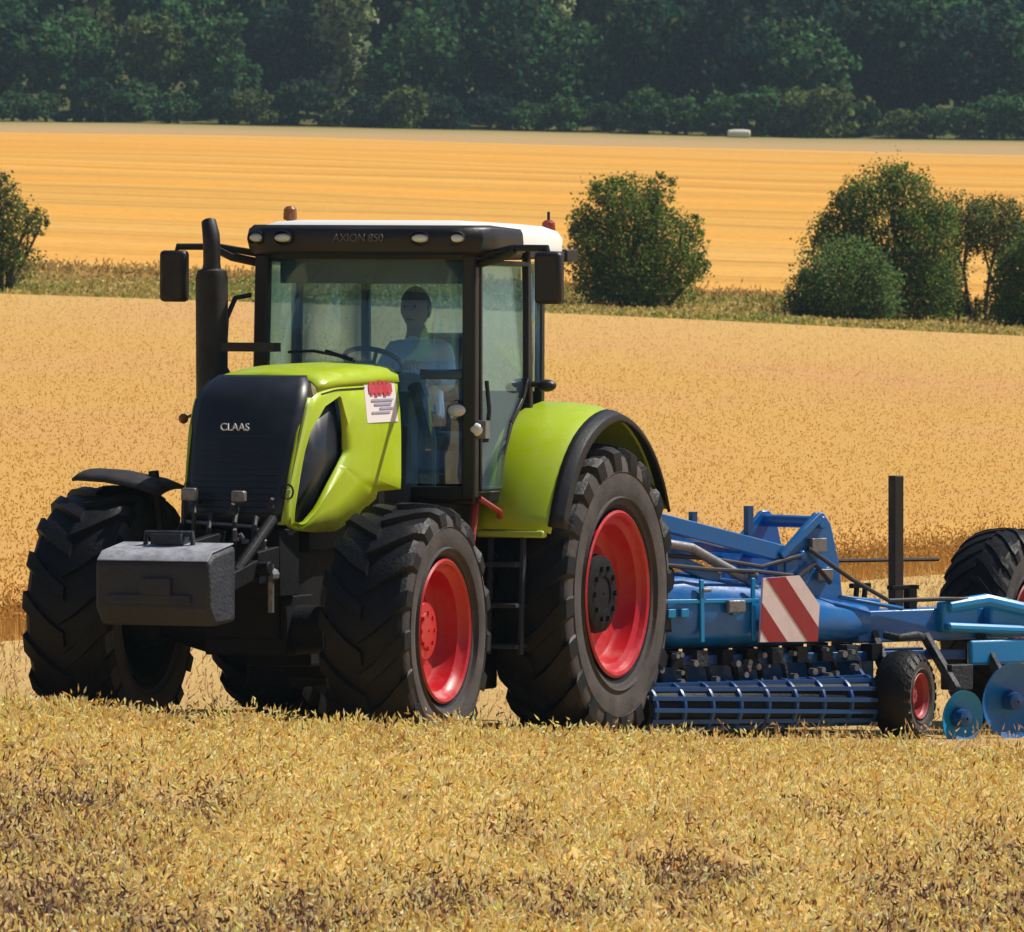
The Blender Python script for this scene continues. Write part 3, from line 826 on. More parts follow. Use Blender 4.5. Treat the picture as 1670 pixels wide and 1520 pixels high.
# wheels: z of the ground under each
AF, BF, RF = 3.30, 1.10, 0.85
AR, BR, RRr = 0.0, 0.93, 1.04
TM = Matrix.Translation(Vector(TR.location)) @ Matrix.Rotation(radians(-113), 4, 'Z')
def ground_local(a, b):
    p = TM @ Vector((a, b, 0)); return gz(p.x, p.y)
for b in (BF - .03, -BF):
    wheel(TR, (AF, b, ground_local(AF, b) + RF - .03), RF, .60, .47, 17, 1 if b > 0 else -1, radians(2))
for b in (BR + .045, -BR - .26):
    wheel(TR, (AR, b, ground_local(AR, b) + RRr - .04), RRr, .56, .565, 20, 1 if b > 0 else -1, 0, dark_hub=True, lug_h=.055, lug_w=.05)

# chassis, axles
m = MB()
m.box(-.75, 1.6, -.36, .36, .75, 1.55)
m.box(1.6, 3.55, -.26, .26, .80, 1.50)
m.box(1.55, 3.3, -.36, .36, 1.38, 2.2)
m.box(.50, 2.05, -.66, -.34, .40, 1.46); m.box(.62, 2.05, .34, .60, .36, 1.46)
m.tube([(0, -.75, 1.03), (0, .75, 1.03)], .20, 14)
m.box(-.6, 2.2, -.34, .34, .48, .80); m.box(2.0, 3.0, -.24, .24, .60, .82)
m.build('chassis', 'dark', TR, bevel=.02)
m = MB()
zl, zr = ground_local(AF, BF) + RF - .03, ground_local(AF, -BF) + RF - .03
m.tube([(AF, -.85, zr), (AF, -.35, (zl + zr) / 2 - .05), (AF, .35, (zl + zr) / 2 - .05), (AF, .85, zl)], [.13, .17, .17, .13], 12)
m.box(AF - .22, AF + .22, -.30, .30, (zl + zr) / 2 - .22, (zl + zr) / 2 + .18)
for b in (-.85, .85): m.ball((AF, b, (zl if b > 0 else zr)), .24)
m.tube([(AF - .26, -.8, zr), (AF - .26, .8, zl)], .035, 8)
m.build('front_axle', 'dark', TR, bevel=.01)

# bonnet
def nose(z):   # forward reach of the nose at height z
    return float(np.interp(z, [1.56, 1.68, 1.95, 2.2, 2.38, 2.48, 2.56], [3.74, 3.72, 3.64, 3.55, 3.46, 3.38, 3.25]))
def side_b(a, z):
    base = float(np.interp(a, [2.0, 3.0, 3.3, 3.75], [.475, .45, .43, .36]))
    return base - .03 * max(0, (z - 2.1) / .4) ** 2
def smooth_loop(pts, n):
    P = [Vector((p[0], p[1], 0)) for p in pts]; P.append(P[0])
    d = [0]
    for i in range(len(P) - 1): d.append(d[-1] + (P[i + 1] - P[i]).length)
    out = []
    for k in range(n):
        t = d[-1] * k / n
        i = max(j for j in range(len(d)) if d[j] <= t + 1e-9); i = min(i, len(P) - 2)
        out.append(P[i].lerp(P[i + 1], (t - d[i]) / (d[i + 1] - d[i] + 1e-9)))
    return [(p.x, p.y) for p in out]
OUT = [(2.02, 2.50), (2.5, 2.50), (3.0, 2.49), (3.28, 2.45), (3.43, 2.38), (3.55, 2.2), (3.64, 1.95), (3.70, 1.72), (3.70, 1.58), (3.58, 1.54), (3.35, 1.52), (3.05, 1.52), (2.75, 1.60), (2.42, 1.72), (2.40, 1.77), (2.02, 1.77)]
HOLE = [(2.96, 2.425), (3.20, 2.35), (3.40, 2.19), (3.52, 1.98), (3.58, 1.76), (3.61, 1.60), (3.49, 1.575), (3.34, 1.67), (3.16, 1.83), (2.91, 2.04), (2.92, 2.22)]
bonnet = None
m = MB()
# top skin with rounded shoulders
secs = []
for a in np.linspace(2.0, 3.26, 8):
    w = side_b(a, 2.45); zt = float(np.interp(a, [2.0, 2.6, 3.0, 3.26], [2.625, 2.625, 2.60, 2.555]))
    zs = float(np.interp(a, [2.0, 3.0, 3.28], [2.50, 2.49, 2.455]))
    pr = [(w + .001, zs), (w - .008, zs + (zt - zs) * .38), (w - .05, zs + (zt - zs) * .72), (w - .13, zs + (zt - zs) * .90), (w * .35, zt - .002), (0, zt + .006)]
    secs.append([(a, b, z) for b, z in pr] + [(a, -b, z) for b, z in pr[-2::-1]])
m.loft(secs)
# rear closing edge
bonnet = m.build('bonnet', 'green', TR, solid=.012)
for sg in (1, -1):
    m = MB(); n = 64
    c0 = (3.15, 2.0)
    O_, H_ = smooth_loop(OUT, 160), smooth_loop(HOLE, 160)
    def ray(loop, ang):
        best = None
        dx, dy = cos(ang), sin(ang)
        for i in range(len(loop)):
            p, q = loop[i], loop[(i + 1) % len(loop)]
            ex, ey = q[0] - p[0], q[1] - p[1]
            den = dx * ey - dy * ex
            if abs(den) < 1e-12: continue
            t_ = ((p[0] - c0[0]) * ey - (p[1] - c0[1]) * ex) / den
            s_ = ((p[0] - c0[0]) * dy - (p[1] - c0[1]) * dx) / den
            if t_ > 0 and -1e-6 <= s_ <= 1 + 1e-6 and (best is None or t_ > best): best = t_
        return (c0[0] + dx * best, c0[1] + dy * best)
    angs = sorted([2 * pi * k / 96 for k in range(96)] + [math.atan2(p[1] - c0[1], p[0] - c0[0]) % (2 * pi) for p in (OUT[0], OUT[-1], OUT[-2], OUT[-3], OUT[8])])
    secs = []
    for ang in angs:
        o_, h_ = ray(O_, ang), ray(H_, ang)
        row = []
        for t_ in (0, .12, .5, 1):
            a, z = h_[0] + (o_[0] - h_[0]) * t_, h_[1] + (o_[1] - h_[1]) * t_
            bb = side_b(a, z) - (.014 if t_ == 0 else 0) + (.012 if t_ == .12 else 0)
            row.append((a, sg * bb, z))
        secs.append(row)
    secs.append(secs[0])
    m.loft(secs)
    p = m.build('side_panel', 'green', bonnet, solid=.014, smooth=25)
    # dark mesh insert with slats behind the opening
    m = MB(); ins = [(c0[0] + (q[0] - c0[0]) * 1.04, c0[1] + (q[1] - c0[1]) * 1.04) for q in smooth_loop(HOLE, 48)]
    m.add([(q[0], sg * (side_b(q[0], q[1]) - .045), q[1]) for q in ins] + [(3.2, sg * (side_b(3.2, 2) - .02), 1.98)], [(i, (i + 1) % 48, 48) for i in range(48)])
    for k in ():
        z = 1.64 + k * .068
        xs_ = []
        for i in range(48):
            p0, p1 = ins[i], ins[(i + 1) % 48]
            if (p0[1] - z) * (p1[1] - z) < 0: xs_.append(p0[0] + (p1[0] - p0[0]) * (z - p0[1]) / (p1[1] - p0[1]))
        if len(xs_) >= 2:
            a0, a1 = min(xs_) + .02, max(xs_) - .02
            m.bar((a0, sg * (side_b(a0, z) - .035), z), (a1, sg * (side_b(a1, z) - .035), z), .012, .012)
    m.build('side_grille', 'grille', bonnet, solid=.006)
    # headlamp ring low on the nose strip
    m = MB()
    m.lathe([(0, .020), (.012, .024), (.020, .020)], 18, 0, c=(0, 0, 0))
    m.lathe([(.002, .052), (.016, .058), (.018, .066), (.0, .070)], 22, 1)
    m.build('nose_lamp', ['lamp', 'black'], bonnet, loc=(3.672, sg * (side_b(3.672, 1.78) + .004), 1.80), rot=(0, 0, sg * radians(-38))).scale = (.62, .8, .8)
m = MB()
for sg in (1, -1): m.tube([(a, sg * (side_b(a, 2.47) + .010), float(np.interp(a, [2.0, 3.0, 3.28], [2.478, 2.468, 2.435]))) for a in np.linspace(2.56, 3.22, 8)], .005, 6)
m.build('bonnet_seam', 'black', bonnet)['kind'] = 'stuff'
# front grille
m = MB(); secs = []
for z in np.concatenate([np.linspace(1.60, 2.40, 13), [2.46, 2.51, 2.545, 2.56]]):
    hw = float(np.interp(z, [1.60, 1.9, 2.2, 2.4, 2.5, 2.56], [.345, .375, .40, .405, .38, .32]))
    a0 = nose(z) - .02
    secs.append([(a0 + .085 * (1 - (b / hw) ** 2), b, z) for b in np.linspace(-hw, hw, 13)])
m.loft(secs)
fg = m.build('front_grille', 'grille', TR, solid=.02)
m = MB()
for k in range(13):
    z = 1.66 + k * .042
    hw = .30
    m.tube([(nose(z) - .012 + .085 * (1 - (b / .38) ** 2), b, z) for b in np.linspace(-hw, hw, 9)], .009, 6)
m.build('grille_slats', 'black', fg)['kind'] = 'stuff'
for sg in (1, -1):     # pale green cheeks framing the grille
    m = MB(); secs = []
    for z in np.linspace(1.58, 2.42, 14):
        hw = float(np.interp(z, [1.60, 1.9, 2.2, 2.4], [.345, .375, .40, .405])); a0 = nose(z) - .012
        bo = side_b(a0 - .06, z) + .006
        secs.append([(a0, sg * (hw - .02), z), (a0 - .015, sg * (hw + .012), z), (a0 - .07, sg * bo, z), (a0 - .13, sg * (bo + .001), z)])
    m.loft(secs); m.build('grille_cheek', 'green_trim', fg, solid=.012)
FRONT_M = Matrix(((0, 0, 1, 0), (1, 0, 0, 0), (0, 1, 0, 0), (0, 0, 0, 1)))
zt = 2.225
text('grille_lettering', 'CLAAS', .072, 'letter', fg, Matrix.Translation((nose(zt) + .092, -.03, zt)) @ FRONT_M @ Matrix.Rotation(radians(0), 4, 'X'))
# sticker on the bonnet side
LEFT_M = Matrix(((-1, 0, 0, 0), (0, 0, 1, 0), (0, 1, 0, 0), (0, 0, 0, 1)))
m = MB()
def plate(mb, a0, a1, z0, z1, off, mi=0, th=.003):
    q = [(a0, side_b(a0, z0) + off, z0), (a1, side_b(a1, z0) + off, z0), (a1, side_b(a1, z1) + off, z1), (a0, side_b(a0, z1) + off, z1)]
    mb.add(q + [(x, y - th, z) for x, y, z in q], [(0, 1, 2, 3), (7, 6, 5, 4), (0, 4, 5, 1), (1, 5, 6, 2), (2, 6, 7, 3), (3, 7, 4, 0)], mi)
plate(m, 2.07, 2.56, 2.235, 2.545, .012)
for k in range(5): plate(m, 2.15 + k * .070, 2.20 + k * .070, 2.42 - .01 * (k % 2), 2.505 + .008 * (k % 3), .0155, 1)
plate(m, 2.13, 2.50, 2.435, 2.49, .0150, 1)
for k, (l0, l1) in enumerate([(2.10, 2.44), (2.13, 2.40), (2.10, 2.32), (2.16, 2.45)]): plate(m, l0 + .03, l1 + .03, 2.38 - k * .028, 2.393 - k * .028, .0155, 2)
m.build('sticker', ['sticker', 'sticker_red', 'print_grey'], bonnet)

# front hitch and ballast
m = MB()
for b in (-.30, .30):
    m.bar((3.45, b, 1.35), (4.05, b, 1.30), .07, .22); m.bar((4.05, b, 1.30), (4.62, b * 1.05, 1.20), .07, .12)
    m.tube([(3.75, b, 1.62), (4.35, b, 1.28)], .04, 8)
m.box(3.40, 3.72, -.34, .34, 1.10, 1.55)
m.bar((3.70, 0, 1.52), (4.5, 0, 1.44), .06, .08)
m.tube([(4.05, -.42, 1.30), (4.05, .42, 1.30)], .05, 10)
m.build('front_hitch', 'dark', TR, bevel=.008)
m = MB()
for (b, z0, z1, a) in [(-.33, 1.50, 1.78, 3.80), (-.24, 1.45, 1.72, 3.83), (-.12, 1.42, 1.62, 3.86), (.06, 1.42, 1.66, 3.84), (.20, 1.40, 1.60, 3.84)]:
    m.tube([(a - .12, b, z1), (a, b + .02, z1 + .03), (a + .08, b + .04, z1 - .06), (a + .07, b + .03, z0)], .017, 7)
m.build('hitch_hose', 'hose', TR)
q_ = random.Random(5)
for k in range(9):
    b, z, a = q_.uniform(-.36, .34), q_.uniform(1.42, 1.75), q_.uniform(3.80, 3.95)
    m = MB(); m.tube([(a, b, z), (a + .03, b + q_.uniform(-.03, .03), z + q_.uniform(.03, .07))], [.020, .014], 7); m.lathe([(-.012, .026), (.012, .026)], 6, 0, axis='z', c=(a, b, z), caps=True)
    m.build('hose_coupling', 'steel' if k % 3 else 'hose', TR)
for (b, z, a, s_) in [(-.26, 1.78, 3.82, .055), (.10, 1.77, 3.82, .048)]:
    m = MB(); m.box(a, a + .06, b - s_, b + s_, z - s_ * .8, z + s_ * .8); m.build('hitch_lamp', 'steel', TR, bevel=.012)
m = MB(); m.tube([(3.84, .33, 1.00), (3.84, .33, 1.32)], .022, 8); m.tube([(3.8, .33, 1.25), (3.9, .33, 1.25)], .045, 10); m.build('coupling', 'steel', TR)
m = MB(); m.tube([(3.82, .22, 1.57), (3.86, -.30, 1.60)], .013, 6); m.build('hitch_rod', 'steel', TR)
W0, W1 = 4.62, 5.05
m = MB()
P = [(W0, .97), (W0, 1.475), (W1 - .08, 1.425), (W1, 1.37), (W1, 1.07), (W1 - .10, .95)]
m.prism(P, -.40, .43, 'y')
fwt = m.build('front_weight', 'iron', TR, bevel=.03)
m = MB()
m.box(W1 + .001, W1 + .022, -.30, .30, 1.10, 1.16); m.box(W1 + .001, W1 + .03, -.06, .16, 1.155, 1.27)
m.build('weight_bracket', 'iron', fwt, bevel=.008)
m = MB()
m.box(W0 + .02, W0 + .16, -.12, .10, 1.48, 1.55); m.tube([(W0 + .1, -.18, 1.46), (W0 + .1, -.18, 1.55), (W0 + .1, .16, 1.55), (W0 + .1, .16, 1.46)], .022, 8)
m.build('weight_hook', 'iron', fwt, bevel=.008)
m = MB(); m.prism([(W0 + .01, 1.481), (W1 - .085, 1.432), (W1 - .004, 1.378), (W1 - .004, 1.384), (W1 - .08, 1.442), (W0 + .01, 1.490)], -.385, .415, 'y')
m.build('weight_top', paint('painted_sunlit_top', (0.20, 0.21, 0.24), 0.35, 0.8, (0.46, 0.47, 0.51), 9, lo=.35, hi=.7), fwt, bevel=.006)  # paler grey skin paints the sunlit look onto the dark weight's top

# mudguard over the right front wheel
m = MB(); secs = []
zc = ground_local(AF, -BF) + RF - .03
for ang in np.linspace(radians(70), radians(112), 8):
    r = .915
    secs.append([(AF + r * cos(ang), b, zc + (r + dz) * sin(ang)) for b, dz in ((-1.24, .04), (-1.20, .045), (-1.0, .035), (-.75, -.01), (-.60, -.07))])
m.loft(secs); m.tube([(AF, -.7, zc + .3), (AF, -.78, zc + .95)], .03, 8)
m.build('front_mudguard', 'exhaust', TR, solid=.02)

# cab
FA, FBW = 1.52, .80       # front pillars
BA, BBW = .72, .87        # door pillars
CA, CBW = 0.02, .66       # rear corner pillars
def post(mb, a0, b0, z0, a1, b1, z1, w, d):
    mb.bar((a0, b0, z0), (a1, b1, z1), w, d, upv=(1, 0, 0))
m = MB()
m.box(-.02, 1.50, -.62, .62, 1.50, 1.66); m.box(.02, 1.46, -.78, .78, 1.66, 1.74)
m.prism([(FA - .02, -.80), (FA - .02, .80), (BA, .87), (CA, .66), (CA, -.66), (BA, -.87)], 3.32, 3.40, 'z')
m.bar((FA + .01, -.80, 1.74), (FA + .01, .80, 1.74), .08, .08)
m.bar((CA, -.66, 2.05), (CA, .66, 2.05), .06, .7)
cab = m.build('cab', 'black', TR, bevel=.01)
for sg in (1, -1):
    m = MB(); post(m, FA + .03, sg * .79, 1.70, FA - .02, sg * .775, 3.36, .10, .085); m.build('front_pillar', 'black', cab, bevel=.015)
for sg in (1, -1):
    m = MB(); post(m, BA, sg * .872, 2.30, BA, sg * .855, 3.34, .05, .06); m.build('door_pillar', 'black', cab, bevel=.01)
    m = MB(); post(m, CA, sg * .655, 1.70, CA, sg * .66, 3.34, .06, .06); m.build('rear_pillar', 'black', cab, bevel=.01)
# windscreen in one bowed pane, with a lower rail
def pane(name, secs, parent, th=.006):
    q = MB(); q.loft(secs); return q.build(name, 'glass', parent, solid=th)
bow = lambda b: FA + .10 * (1 - (b / .76) ** 2)
bs = np.linspace(-.745, .745, 13)
pane('windscreen', [[(bow(b) + .085 * (2.6 - z), b, z) for b in bs] for z in (1.80, 2.55, 3.33)], cab)
for (b0, b1) in ((.44, .76), (-.76, -.44)):
    m = MB(); m.tube([(bow(b) + .002, b, 2.545) for b in np.linspace(b0, b1, 5)], .035, 8); m.build('windscreen_rail', 'inside', cab)
m = MB()
m.tube([(bow(-.1) + .02, -.1, 2.66), (bow(-.35) + .02, -.35, 2.70), (bow(-.55) + .02, -.55, 2.69)], .010, 6)
m.tube([(bow(-.05) + .015, -.05, 2.64), (bow(-.25) + .03, -.25, 2.70)], .014, 6)
m.build('wiper', 'black', cab)
for sg in (1, -1):
    DG = [(1.44, 1.76), (1.44, 3.31), (.76, 3.29), (.76, 2.50), (.84, 2.36), (1.00, 2.20), (1.12, 1.98), (1.16, 1.76)]
    m = MB(); db = lambda a: float(np.interp(a, [.72, 1.48], [.872, .80]))
    n = len(DG)
    m.add([(a, sg * (db(a) - .05 * (z - 2.5)), z) for a, z in DG] + [(a, sg * (db(a) - .05 * (z - 2.5) - .008), z) for a, z in DG], [tuple(range(n)), tuple(range(n, 2 * n))[::-1]] + [(i, (i + 1) % n, n + (i + 1) % n, n + i) for i in range(n)])
    door = m.build('door', 'glass', cab)
    m = MB()
    for i in range(n):
        p, q = DG[i], DG[(i + 1) % n]
        m.bar((p[0], sg * (db(p[0]) + .004), p[1]), (q[0], sg * (db(q[0]) + .004), q[1]), .035, .045, upv=(0, 1, 0))
    m.build('door_frame', 'black', door, bevel=.006)
    m = MB(); m.tube([(1.38, sg * (db(1.38) + .03), 2.08), (1.38, sg * (db(1.38) + .05), 2.3), (1.38, sg * (db(1.38) + .03), 2.5)], .016, 8); m.build('handle', 'black', door)
    SG = [(.68, 2.46), (.68, 3.29), (.06, 3.29), (.06, 2.46)]
    sb_ = lambda a: float(np.interp(a, [.02, .72], [.665, .868]))
    pane('side_window', [[(a, sg * sb_(a), z) for a in (.06, .68)] for z in (2.46, 3.29)], cab)
pane('rear_window', [[(CA, b, z) for b in (-.63, 0, .63)] for z in (2.40, 3.30)], cab)
# roof
m = MB()
secs = []
for (z, ins) in ((3.385, .03), (3.40, 0), (3.50, -.005), (3.55, .03), (3.585, .12), (3.595, .3)):
    tilt = lambda a: -.045 * max(0, (1.2 - a)) / 1.2
    R_ = [(1.64 - ins, -.70 + ins * .5), (1.66 - ins, 0), (1.64 - ins, .74 - ins * .5), (1.56 - ins, .86 - ins), (.7, .90 - ins), (.10 + ins * .3, .86 - ins), (-.14 + ins, .72 - ins), (-.14 + ins, -.72 + ins), (.10 + ins * .3, -.86 + ins), (.7, -.90 + ins), (1.56 - ins, -.82 + ins)]
    secs.append([(a, b, z + tilt(a)) for a, b in R_])
m.loft(secs, closed=True, caps=True)
roof = m.build('roof', 'white', cab, smooth=50)
m = MB(); secs = []
for (z, o_) in ((3.37, .0), (3.39, .035), (3.47, .055), (3.53, .040), (3.556, .004)):
    secs.append([(.95, -.86 - o_ * .4, z), (1.45, -.85 - o_ * .6, z), (1.58, -.80 - o_, z), (1.66 + o_, -.66, z), (1.70 + o_, 0, z), (1.66 + o_, .70, z), (1.58, .84 + o_, z), (1.45, .885 + o_ * .6, z), (.95, .90 + o_ * .4, z - .03)])
m.loft(secs); m.build('roof_visor', 'black', roof, solid=.02, smooth=40)
for b in (-.745, -.525, .50, .735):
    m = MB()
    m.ball((0, 0, 0), .062, 0, 18, 10, (.45, 1.15, .66)); m.lathe([(-.01, .066), (.018, .075), (.024, .066)], 20, 1, axis='x')
    for i, p in enumerate(m.v): pass
    o = m.build('roof_lamp', ['lamp', 'black'], roof, loc=(1.685 - (.05 if abs(b) > .65 else 0) + .045, b, 3.475), rot=(0, 0, radians(18 if b > .6 else -18 if b < -.6 else 0)))
    o.scale = (1, 1, .72)
text('roof_lettering', 'AXION 850', .075, 'letter_dim', roof, Matrix.Translation((1.765, .05, 3.475)) @ FRONT_M)
m = MB(); m.box(-.10, .10, .78, .90, 3.30, 3.385, 0)
m.bar((.06, .86, 3.34), (.8, .89, 3.36), .05, .06)
m.build('roof_gutter', 'black', roof, bevel=.01)
# beacons
for (a, b, mat, h0) in ((1.0, -.80, 'orange', .11), (.10, .76, 'red_beacon', .10)):
    zb = 3.575 if b < 0 else 3.46
    m = MB()
    m.lathe([(0, .035), (.05 if b > 0 else .02, .03)], 12, 1, axis='z'); z1 = .05 if b > 0 else .02
    m.lathe([(z1, .05), (z1 + .015, .058), (z1 + h0 * .8, .052), (z1 + h0, .03), (z1 + h0 + .005, .001)], 16, 0, axis='z')
    if b > 0: m.tube([(0, 0, z1 + h0), (0, 0, z1 + h0 + .07)], .012, 6, 1)
    m.build('beacon', [mat, 'exhaust'], roof, loc=(a, b, zb)).scale = (.85, .85, .85)
# mirrors
for sg in (1, -1):
    m = MB()
    m.tube([(1.46, sg * .82, 3.36), (1.54, sg * 1.10, 3.41), (1.60, sg * 1.38, 3.41), (1.60, sg * 1.40, 3.30)], .024, 8)
    m.tube([(1.47, sg * .82, 3.30), (1.53, sg * 1.0, 3.34), (1.55, sg * 1.12, 3.40)], .03, 8)
    arm = m.build('mirror', 'exhaust' if sg < 0 else 'black', cab)
    m = MB(); m.box(1.56, 1.66, sg * 1.40 - .10, sg * 1.40 + .10, 3.03, 3.385); m.build('mirror_housing', 'exhaust' if sg < 0 else 'black', arm, bevel=.03)
    m = MB(); m.box(1.552, 1.558, sg * 1.40 - .08, sg * 1.40 + .08, 3.06, 3.35); m.build('mirror_glass', 'lamp', arm)
# grab rail beside the right pillar
m = MB(); m.tube([(1.60, -.83, 3.08), (1.70, -.90, 3.06), (1.78, -.93, 2.92), (1.80, -.94, 2.60), (1.72, -.86, 2.40)], .018, 8); m.build('grab_rail', 'exhaust', cab)
# lamps low on the left pillar
m = MB(); m.ball((1.57, .70, 2.30), .06, 0, 14, 8, (.45, 1.15, .72)); m.lathe([(1.54, .06), (1.56, .072), (1.575, .066)], 16, 1, axis='x', c=(0, .70, 2.30)); m.build('work_lamp', ['lamp', 'black'], cab)
m = MB(); m.ball((1.55, .83, 2.17), .055, 0, 14, 8, (.6, 1.0, .85)); m.box(1.46, 1.54, .78, .90, 2.11, 2.23, 1); m.build('work_lamp', ['lamp', 'steel'], cab)
# interior
m = MB(); m.box(.02, .52, -.32, .14, 1.74, 2.02); m.box(.10, .56, -.34, .16, 2.0, 2.12); m.bar((.10, -.09, 2.05), (-.02 + .06, -.09, 2.80), .46, .12, upv=(1, 0, 0)); m.build('seat', 'seat', cab, bevel=.04)
m = MB(); m.box(.05, .75, -.62, -.40, 1.74, 2.28); m.box(1.25, 1.46, -.40, .28, 1.74, 2.42); m.box(1.30, 1.44, -.30, .18, 2.42, 2.54)
m.bar((1.38, -.12, 2.1), (1.12, -.12, 2.60), .10, .10); m.build('console', 'inside', cab, bevel=.03)
m = MB(); tilt_ = Matrix.Rotation(radians(-28), 3, 'Y')
ring = [Vector((1.10, -.13, 2.62)) + tilt_ @ Vector((.20 * cos(t_), .20 * sin(t_), 0)) for t_ in np.linspace(0, 2 * pi, 25)]
m.tube(ring, .018, 8, caps=False)
for t_ in (0.5, 2.6, 4.7): m.tube([Vector((1.10, -.13, 2.60)), Vector((1.10, -.13, 2.62)) + tilt_ @ Vector((.19 * cos(t_), .19 * sin(t_), 0))], .014, 6)
m.build('steering_wheel', 'black', cab)
m = MB()
for b in (-.30, -.24): m.tube([(.10, b, 2.55), (.10, b, 3.02)], .012, 6)
m.box(.07, .13, -.34, -.20, 3.0, 3.04); m.build('rear_guard_rod', 'black', cab)
m = MB(); m.box(1.36, 1.40, -.70, .70, 3.16, 3.32); m.build('sun_visor', 'inside', cab, bevel=.01)
m = MB(); m.tube([(1.36, .40, 1.75), (1.40, .42, 2.1), (1.42, .36, 2.36), (1.38, .30, 2.46)], .05, 10); m.build('air_duct', 'iron', cab)

# exhaust stack by the right pillar
m = MB()
m.lathe([(2.02, .075), (2.04, .108), (3.20, .112), (3.25, .10), (3.265, .065), (3.30, .060)], 20, 0, axis='z', c=(2.0, -.94, 0))
m.tube([(2.0, -.94, 3.28), (2.0, -.94, 3.42), (1.99, -.95, 3.50), (1.95, -.985, 3.585)], [.060, .060, .060, .052], 14)
m.tube([(2.0, -.94, 2.06), (2.05, -.8, 1.9), (2.1, -.4, 1.9)], .07, 10)
m.box(1.94, 2.06, -.9, -.45, 2.2, 2.26); m.box(1.94, 2.06, -.9, -.45, 2.7, 2.76)
m.build('exhaust_stack', 'exhaust', TR)
m = MB(); m.ball((2.14, -1.09, 2.24), .035); m.bar((2.1, -1.0, 2.28), (2.14, -1.09, 2.24), .02, .02); m.build('marker_lamp', 'orange', TR)

# rear fenders: green shell, black rubber edge
for sg in (1, -1):
    zc = 1.03
    def rad(an): return float(np.interp(an, [radians(18), radians(30), radians(60), radians(90), radians(150)], [1.17, 1.18, 1.25, 1.27, 1.12]))
    m = MB(); secs = []
    for an in np.linspace(radians(22), radians(158), 26):
        r = rad(an)
        secs.append([(r_ * cos(an), sg * b, zc + r_ * sin(an)) for b, r_ in ((.58, r - .22), (.60, r - .05), (.63, r + .0), (.70, r + .025), (.90, r + .02), (1.08, r - .005), (1.15, r - .035), (1.165, r - .06))])
    m.loft(secs)
    an = radians(22); r = rad(an)
    fen = m.build('fender', 'green', TR, solid=.02)
    m = MB(); secs = []
    for an in np.linspace(radians(24), radians(150), 28):
        r = rad(an) - .03
        secs.append([(r_ * cos(an), sg * b, zc + r_ * sin(an)) for b, r_ in ((1.155, r), (1.195, r - .005), (1.245, r - .03), (1.262, r - .07))])
    m.loft(secs); m.build('fender_edge', 'black', fen, solid=.022)
    m = MB(); m.box(1.02, 1.10, sg * .64, sg * 1.14, 1.42, 1.47); m.build('fender_foot', 'green_trim', fen, bevel=.015)
    m = MB(); m.tube([(.70, sg * .78, 2.36), (.70, sg * .80, 2.47), (.70, sg * .96, 2.46)], .022, 8); m.ball((.70, sg * 1.00, 2.455), .07, 0, 12, 8, (.8, 1, .62)); m.ball((.74, sg * .82, 2.47), .06, 0, 12, 8, (.8, 1.1, .6))
    m.build('fender_lamp', 'black', fen)
# steps and tank at the left door
m = MB()
for b in (.74, .98): m.bar((1.12, b, .62), (1.06, b, 1.50), .03, .05, upv=(1, 0, 0))
for z in (.66, .94, 1.22): m.box(1.0, 1.20, .74, .98, z, z + .03)
m.build('step', 'iron', TR, bevel=.006)
m = MB(); m.tube([(1.30, .66, .9), (1.32, .70, 1.4), (1.20, .68, 1.66)], .03, 8); m.tube([(1.42, .80, 1.70), (1.20, .86, 1.60), (1.05, .80, 1.55)], .02, 8); m.build('fuel_pipe', 'red_dull', TR)
# rear linkage
m = MB()
for b in (-.42, .42): m.bar((-.4, b, .85), (-1.25, b, .62), .07, .12); m.bar((-.5, b, 1.5), (-1.0, b, .75), .05, .05)
m.bar((-.6, 0, .55), (-1.2, 0, .52), .12, .08)
m.build('rear_linkage', 'dark', TR, bevel=.01)

